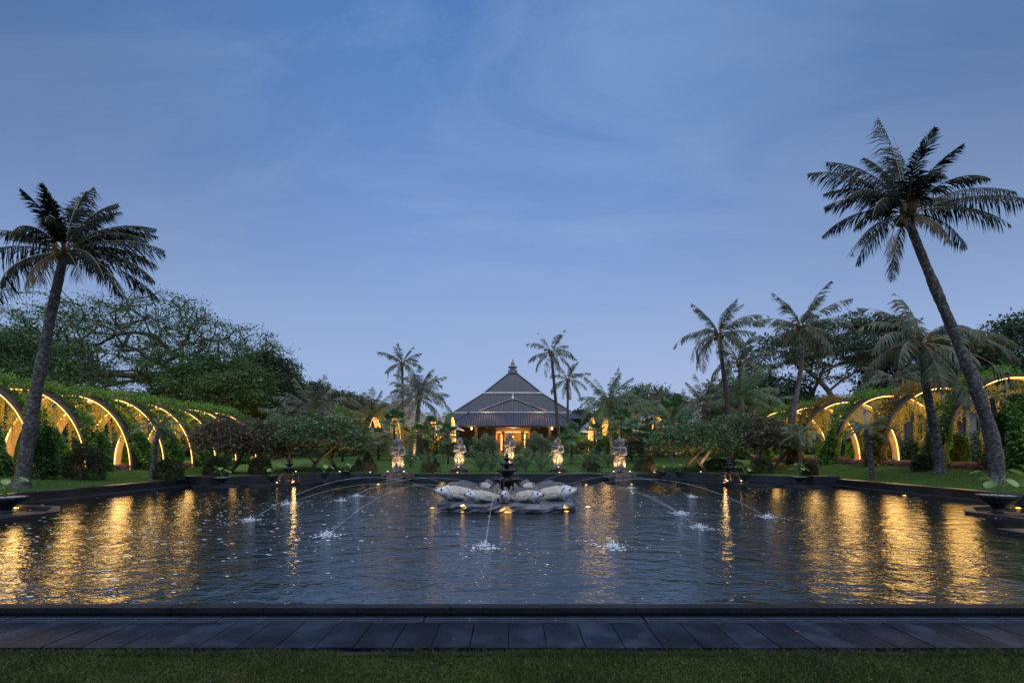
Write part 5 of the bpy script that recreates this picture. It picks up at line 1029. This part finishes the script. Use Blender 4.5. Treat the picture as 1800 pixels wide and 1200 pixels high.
# shrubs
SH = [  # px, py base (or None), Y, rx, rz, n, leaf, mat, cone, label
 (149, 17.6, .64, .92, 8000, .075, 'bush_dark', 0, 'large dark clipped bush on the left lawn, nearest the pool'), (295, 19.6, .60, .60, 6000, .075, 'bush_dark', 0, 'dark rounded bush second along the left lawn'), (379, 22.0, .52, .72, 6000, .08, 'bush_dark', 0, 'dark bush third along the left lawn before the purple tree'), (458, 24.2, .55, .65, 4500, .09, 'bush_dark', 0, 'dark bush under the left red-flowered trees'),
 (1627, 19.2, .47, .46, 5500, .07, 'bush_dark', 0, 'rounded bush with small flowers on the right lawn, nearest the pool'), (1421, 22.5, .40, .48, 4500, .07, 'bush_dark', 0, 'rounded bush on the right lawn beside the grey curved palm'), (1337, 25.0, .6, .6, 3500, .08, 'bush_dark', 0, 'dark bush under the bare twisted stems on the right'), (1262, 28, 1.2, .4, 3500, .09, 'bush_dark', 0, 'low dark shrubs behind the right corner fountain'),
 (631, 26.5, .42, .62, 2600, .07, 'bush_dark', 1, 'dark conical shrub, left of the trio near the left basin'), (646, 27.5, .5, .75, 2600, .07, 'bush_dark', 1, 'dark conical shrub, tallest of the trio near the left basin'), (653, 25.9, .38, .6, 2600, .06, 'bush_bronze', 1, 'bronze conical shrub with a light, right of the trio near the left basin'), (752, 26.2, .4, .42, 2200, .06, 'bush_bronze', 0, 'small bronze shrub, left of the pair by the left statue'), (765, 26.4, .38, .55, 2200, .06, 'bush_bronze', 1, 'small bronze cone shrub, right of the pair by the left statue'),
 (1034, 26.2, .38, .5, 2200, .06, 'bush_bronze', 0, 'dark bronze shrub, left of the pair between the right statues'), (1046, 26.1, .34, .42, 1800, .06, 'bush_dark', 0, 'dark shrub, right of the pair between the right statues'), (1128, 27.2, .45, .5, 2400, .07, 'bush_dark', 0, 'round dark green shrub right of the rightmost statue'), (1142, 25.9, .5, .72, 3200, .06, 'bush_bronze', 1, 'bronze shrub with a light at its foot, right of the statues'), (912, 30, .4, .42, 1600, .07, 'bush_dark', 0, 'small round bush behind the middle statue'),
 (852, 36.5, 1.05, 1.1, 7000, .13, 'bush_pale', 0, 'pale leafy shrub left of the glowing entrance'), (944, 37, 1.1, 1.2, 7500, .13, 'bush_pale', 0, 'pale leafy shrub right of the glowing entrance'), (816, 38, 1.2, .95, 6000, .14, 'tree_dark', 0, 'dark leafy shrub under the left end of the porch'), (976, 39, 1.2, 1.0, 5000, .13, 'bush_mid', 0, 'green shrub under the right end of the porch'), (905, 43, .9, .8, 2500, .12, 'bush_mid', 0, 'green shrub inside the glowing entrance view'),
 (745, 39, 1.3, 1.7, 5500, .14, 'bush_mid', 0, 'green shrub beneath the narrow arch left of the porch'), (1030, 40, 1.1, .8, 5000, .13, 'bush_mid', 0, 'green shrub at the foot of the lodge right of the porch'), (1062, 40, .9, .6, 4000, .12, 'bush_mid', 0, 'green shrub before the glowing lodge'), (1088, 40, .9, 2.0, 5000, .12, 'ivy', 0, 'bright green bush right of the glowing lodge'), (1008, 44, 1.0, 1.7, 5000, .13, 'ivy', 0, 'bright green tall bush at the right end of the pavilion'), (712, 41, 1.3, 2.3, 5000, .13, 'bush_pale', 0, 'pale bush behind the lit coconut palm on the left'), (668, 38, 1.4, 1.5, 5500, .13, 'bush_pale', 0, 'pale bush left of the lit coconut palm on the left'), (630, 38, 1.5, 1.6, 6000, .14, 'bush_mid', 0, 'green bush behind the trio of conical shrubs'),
 (1128, 37, 1.5, 1.5, 6500, .13, 'tree_dark', 0, 'dark green bush behind the bronze shrub on the right'), (1155, 38, 1.5, 1.6, 6500, .13, 'bush_mid', 0, 'green bush behind the left tree of the right group'), (1205, 39, 2.2, 1.4, 8000, .14, 'tree_dark', 0, 'wide dark bush behind the right group of flowering trees'), (1265, 38, 2.4, 1.3, 8000, .14, 'tree_dark', 0, 'wide dark bush behind the dark palm trunk'), (1325, 39, 2.2, 1.5, 7000, .14, 'bush_mid', 0, 'wide green bush at the far end of the right arcade'),
 (575, 38, 2.2, 1.8, 8000, .14, 'tree_dark', 0, 'wide dark bush behind the left group of flowering trees'), (520, 37, 2.2, 2.0, 8000, .14, 'tree_dark', 0, 'wide dark bush at the far end of the left arcade'), (455, 37, 2.2, 1.8, 7000, .14, 'tree_dark', 0, 'dark bush seen past the last arches on the left'),
 (1795, 16.9, .85, 1.8, 16000, .13, 'bush_mid', 0, 'tall broad-leaved bush at the right edge of the frame'), (1682, 19.6, .42, 1.05, 6500, .09, 'bush_mid', 0, 'golden-lit bush between the two right foreground palms'), (75, 16.5, .36, 1.25, 9000, .10, 'ivy_dark', 0, 'tall dark ivy bush just right of the left foreground palm trunk')]
for i, (px, Y, rx, rz_, n, ls, lm, cone, lb) in enumerate(SH):
    bush(lb, wb(px, Y), (rx, rx * .85, rz_), n, ls, lm, 100 + i, cone=cone, wob=.06 if Y < 26 and px not in (1795, 75) else .2, blossoms=('pebble', 40, .035) if px == 1627 else None)
# hedges on the far side of both arcades
for sgn, nm in ((-1, 'left'), (1, 'right')):
    q = np.random.RandomState(8); m = 60000; yy = q.uniform(12, 48, m); X0 = 27.5; top = 1.7 + .5 * np.sin(yy * .9) + .35 * np.sin(yy * 2.3 + 1); u = q.uniform(0, 1, m); P = np.stack([sgn * (X0 + q.uniform(-.9, .9, m) + .3 * np.sin(yy * 1.7)), yy - 30, u ** .8 * top], 1)
    t = thing('tall_hedge', f'long uneven dark hedge behind the {nm} arcade', 'hedge', (0, 30, h1(X0 * sgn, 30))); f = MB(); f.leaves(P, q.normal(0, 1, (m, 3)), q.uniform(.12, .22, m), .1, rng=q); f.build('foliage', M['tree_dark'], t)
    f = MB()
    for k in range(18): yk = -17 + k * 2; f.tube([[sgn * X0, yk, -.4], [sgn * X0 + .1, yk + .1, 1.2]], [.07, .04], 5)
    f.build('stem', M['bark'], t)
# far treeline closing the horizon
q = np.random.RandomState(31); m = 150000; xx = q.uniform(-125, 125, m); yy = 92 + q.normal(0, 4, m); top = 6.5 + 1.8 * np.sin(xx * .16) + 1.2 * np.sin(xx * .41 + 1) + .7 * np.sin(xx * 1.1) + 3.0 * sst(30, 70, np.abs(xx)); P = np.stack([xx, yy, 1.2 + top * q.uniform(0, 1, m) ** .7], 1)
f = MB(); f.leaves(P, q.normal(0, 1, (m, 3)), q.uniform(.4, .75, m), .4, rng=q); tag(f.build('distant_trees', M['tree_deep']), 'far-off belt of dark trees closing the horizon', kind='stuff')
# terracotta pot
t = thing('terracotta_pot', 'square terracotta pot under the right arcade', 'pot', (wb(1634, 23.5)[0], 23.5, wb(1634, 23.5)[2] + .05)); f = MB(); f.box((0, 0, .3), (.42, .42, .6), tp=1.25); f.box((0, 0, .62), (.58, .58, .07)); f.build('body', M['terracotta'], t)
f = MB(); f.ell((0, 0, 1.0), (.42, .42, .5), 14, 10, jit=.04); f.build('dark_plant', M['purple_leaf'], t)

# ------------------------------------------------------------------ grass blades
q = np.random.RandomState(12)
def blades(name, P, hgt, wdt, label, mt='lawn_blade'):
    n = len(P); a = q.uniform(0, 6.28, n); d = np.stack([np.cos(a), np.sin(a), np.zeros(n)], 1); h_ = (hgt * q.uniform(.5, 1.25, n))[:, None]; w_ = (wdt * q.uniform(.7, 1.3, n))[:, None]; ln = nrm(np.stack([q.normal(0, 1, n), q.normal(0, 1, n), np.zeros(n)], 1)) * q.uniform(.1, .9, (n, 1)) * h_
    up = np.array([0, 0, 1.0]); m1 = P + up * h_ * .6 + ln * .35; tp = P + up * h_ * .95 + ln
    V = np.stack([P - d * w_, P + d * w_, m1 + d * w_ * .7, m1 - d * w_ * .7, tp], 1).reshape(-1, 3); o = np.arange(n)[:, None] * 5
    f = MB(); f.add(V, o + [0, 1, 2, 3], o + [3, 2, 4]); tag(f.build(name, M[mt]), label, kind='stuff')
n = 210000; X = q.uniform(-4.6, 4.6, n); Y = q.uniform(2.55, 3.70, n); keep = q.uniform(0, 1, n) < 1.15 + .2 * np.sin(X * 2.1 + np.sin(Y * 5)) * np.sin(Y * 4.3 + X); X, Y = X[keep], Y[keep]
blades('grass', np.stack([X, Y, np.full(len(X), -.035)], 1), np.maximum(.026, .034 + .014 * np.sin(X * 3.1 + 2 * Y) + .014 * np.sin(X * 9 + 7 * Y) * np.sin(X * 4.3 - 6 * Y)), .0022, 'green grass blades along the near edge of the paving', 'near_blade_dim')
n = 11000; X = q.uniform(-4.8, 4.8, n); kk = q.uniform(0, 1, n) < .35 + .5 * np.sin(X * 3.7) * np.sin(X * 1.9 + 1) + .15; X = X[kk]; n = len(X); Y = 3.60 + np.abs(q.normal(0, .035, n)); blades('grass', np.stack([X, Y, np.full(n, -.03)], 1), .06 + 0 * X, .0022, 'longer grass hanging over the edge of the paving', 'near_blade_dim')
n = 170000; sg = np.where(q.uniform(0, 1, n) < .5, -1, 1); X = sg * q.uniform(14.78, 18.2, n); Y = q.uniform(10, 26, n); blades('grass', np.stack([X, Y, H(X, Y)], 1), .05 + 0 * X, .006, 'short grass on the side lawns')
n = 110000; X = q.uniform(-14, 14, n); Y = q.uniform(25.2, 38, n); k = ~in_pool(X, Y - .5); X, Y = X[k], Y[k]; blades('grass', np.stack([X, Y, H(X, Y)], 1), .055 + 0 * X, .009, 'short grass on the far terraces')

q = np.random.RandomState(77); n = 46; X = q.uniform(-4.4, 4.4, n); Y = q.uniform(2.7, 4.1, n); Z = np.where(Y > 3.68, .018, -.005); f = MB(); D = q.normal(0, 1, (n, 3)) * [1, 1, .12]; f.leaves(np.stack([X, Y, Z], 1), D, q.uniform(.02, .045, n), q.uniform(.012, .022, n), droop=0, rng=q); tag(f.build('fallen_leaves', M['orange_flower']), 'small fallen brown leaves on the near grass and paving', kind='stuff')
# ------------------------------------------------------------------ sky, sun, camera
wd = bpy.data.worlds.new('World'); scene.world = wd; wd.use_nodes = True; nt = wd.node_tree; bg = nt.nodes['Background']
tc = nt.nodes.new('ShaderNodeTexCoord'); sp = nt.nodes.new('ShaderNodeSeparateXYZ'); L(nt, tc.outputs['Generated'], sp.inputs[0])
rp = nt.nodes.new('ShaderNodeValToRGB'); cr = rp.color_ramp
stops = [(0, (.345, .465, .72)), (.12, (.342, .462, .735)), (.22, (.30, .425, .705)), (.40, (.205, .335, .655)), (.56, (.13, .26, .565)), (.70, (.085, .205, .49)), (1, (.045, .13, .35))]
while len(cr.elements) < len(stops): cr.elements.new(.5)
for e_, (p_, c_) in zip(cr.elements, stops): e_.position = p_; e_.color = (*c_, 1)
L(nt, sp.outputs[2], rp.inputs[0])
# high streaky cloud sheet on a flat layer overhead
mxz = nt.nodes.new('ShaderNodeMath'); mxz.operation = 'MAXIMUM'; mxz.inputs[1].default_value = .02; ad = nt.nodes.new('ShaderNodeMath'); ad.operation = 'ADD'; ad.inputs[1].default_value = .12; L(nt, sp.outputs[2], mxz.inputs[0]); L(nt, mxz.outputs[0], ad.inputs[0])
dv = nt.nodes.new('ShaderNodeVectorMath'); dv.operation = 'DIVIDE'; cb = nt.nodes.new('ShaderNodeCombineXYZ')
for i in range(3): L(nt, ad.outputs[0], cb.inputs[i])
L(nt, tc.outputs['Generated'], dv.inputs[0]); L(nt, cb.outputs[0], dv.inputs[1])
mp = nt.nodes.new('ShaderNodeMapping'); mp.inputs['Scale'].default_value = (.55, 1.2, 1); mp.inputs['Rotation'].default_value = (0, 0, .35); L(nt, dv.outputs[0], mp.inputs[0])
nz = nt.nodes.new('ShaderNodeTexNoise'); nz.inputs['Scale'].default_value = 1.9; nz.inputs['Detail'].default_value = 9; nz.inputs['Roughness'].default_value = .6; nz.inputs['Distortion'].default_value = .7; L(nt, mp.outputs[0], nz.inputs['Vector'])
mr = nt.nodes.new('ShaderNodeMapRange'); mr.inputs[1].default_value = .42; mr.inputs[2].default_value = .66; mr.inputs[3].default_value = 0; mr.inputs[4].default_value = .34; L(nt, nz.outputs['Fac'], mr.inputs[0])
mx = nt.nodes.new('ShaderNodeMixRGB'); L(nt, mr.outputs[0], mx.inputs[0]); L(nt, rp.outputs[0], mx.inputs[1]); mx.inputs[2].default_value = (.315, .445, .68, 1)
# a breath of physical twilight sky under the cloud sheet
sk = nt.nodes.new('ShaderNodeTexSky'); sk.sky_type = 'NISHITA'; sk.sun_disc = False; sk.sun_elevation = R(1.5); sk.sun_rotation = R(20)
a1 = nt.nodes.new('ShaderNodeMixRGB'); a1.blend_type = 'ADD'; a1.inputs[0].default_value = .004; L(nt, mx.outputs[0], a1.inputs[1]); L(nt, sk.outputs[0], a1.inputs[2])
# the upper sky falls off towards both sides
ab = nt.nodes.new('ShaderNodeMath'); ab.operation = 'ABSOLUTE'; L(nt, sp.outputs[0], ab.inputs[0])
fo = nt.nodes.new('ShaderNodeMapRange'); fo.interpolation_type = 'SMOOTHSTEP'; fo.inputs[1].default_value = .15; fo.inputs[2].default_value = .85; fo.inputs[3].default_value = 0; fo.inputs[4].default_value = .42; L(nt, ab.outputs[0], fo.inputs[0])
fz = nt.nodes.new('ShaderNodeMapRange'); fz.interpolation_type = 'SMOOTHSTEP'; fz.inputs[1].default_value = .10; fz.inputs[2].default_value = .55; L(nt, sp.outputs[2], fz.inputs[0])
fm = nt.nodes.new('ShaderNodeMath'); fm.operation = 'MULTIPLY'; L(nt, fo.outputs[0], fm.inputs[0]); L(nt, fz.outputs[0], fm.inputs[1])
fs_ = nt.nodes.new('ShaderNodeMath'); fs_.operation = 'SUBTRACT'; fs_.inputs[0].default_value = 1.0; L(nt, fm.outputs[0], fs_.inputs[1])
vs = nt.nodes.new('ShaderNodeVectorMath'); vs.operation = 'SCALE'; L(nt, a1.outputs[0], vs.inputs[0]); L(nt, fs_.outputs[0], vs.inputs['Scale'])
L(nt, vs.outputs[0], bg.inputs[0]); bg.inputs[1].default_value = 1.0
sd = bpy.data.lights.new('Sun', 'SUN'); sd.energy = 3.4; sd.angle = R(80); sd.color = (.93, .96, 1.0); so = bpy.data.objects.new('Sun', sd); C.objects.link(so); so.rotation_euler = (R(17), 0, R(12))

cd = bpy.data.cameras.new('Camera'); cam = bpy.data.objects.new('Camera', cd); C.objects.link(cam); scene.camera = cam
cam.location = (0, 0, CAMZ); cam.rotation_euler = (R(90), 0, 0); cd.sensor_width = 36; cd.lens = 16; cd.shift_y = (HZ - 600) / 1800; cd.clip_end = 2000; cd.clip_start = .05
scene.view_settings.view_transform = 'Standard'; scene.view_settings.look = 'None'; scene.view_settings.exposure = 0; scene.view_settings.gamma = 1
scene.cycles.use_denoising = True; scene.cycles.max_bounces = 6; scene.cycles.transparent_max_bounces = 12; scene.cycles.sample_clamp_indirect = 4; scene.cycles.sample_clamp_direct = 0; scene.cycles.caustics_reflective = False; scene.cycles.caustics_refractive = False
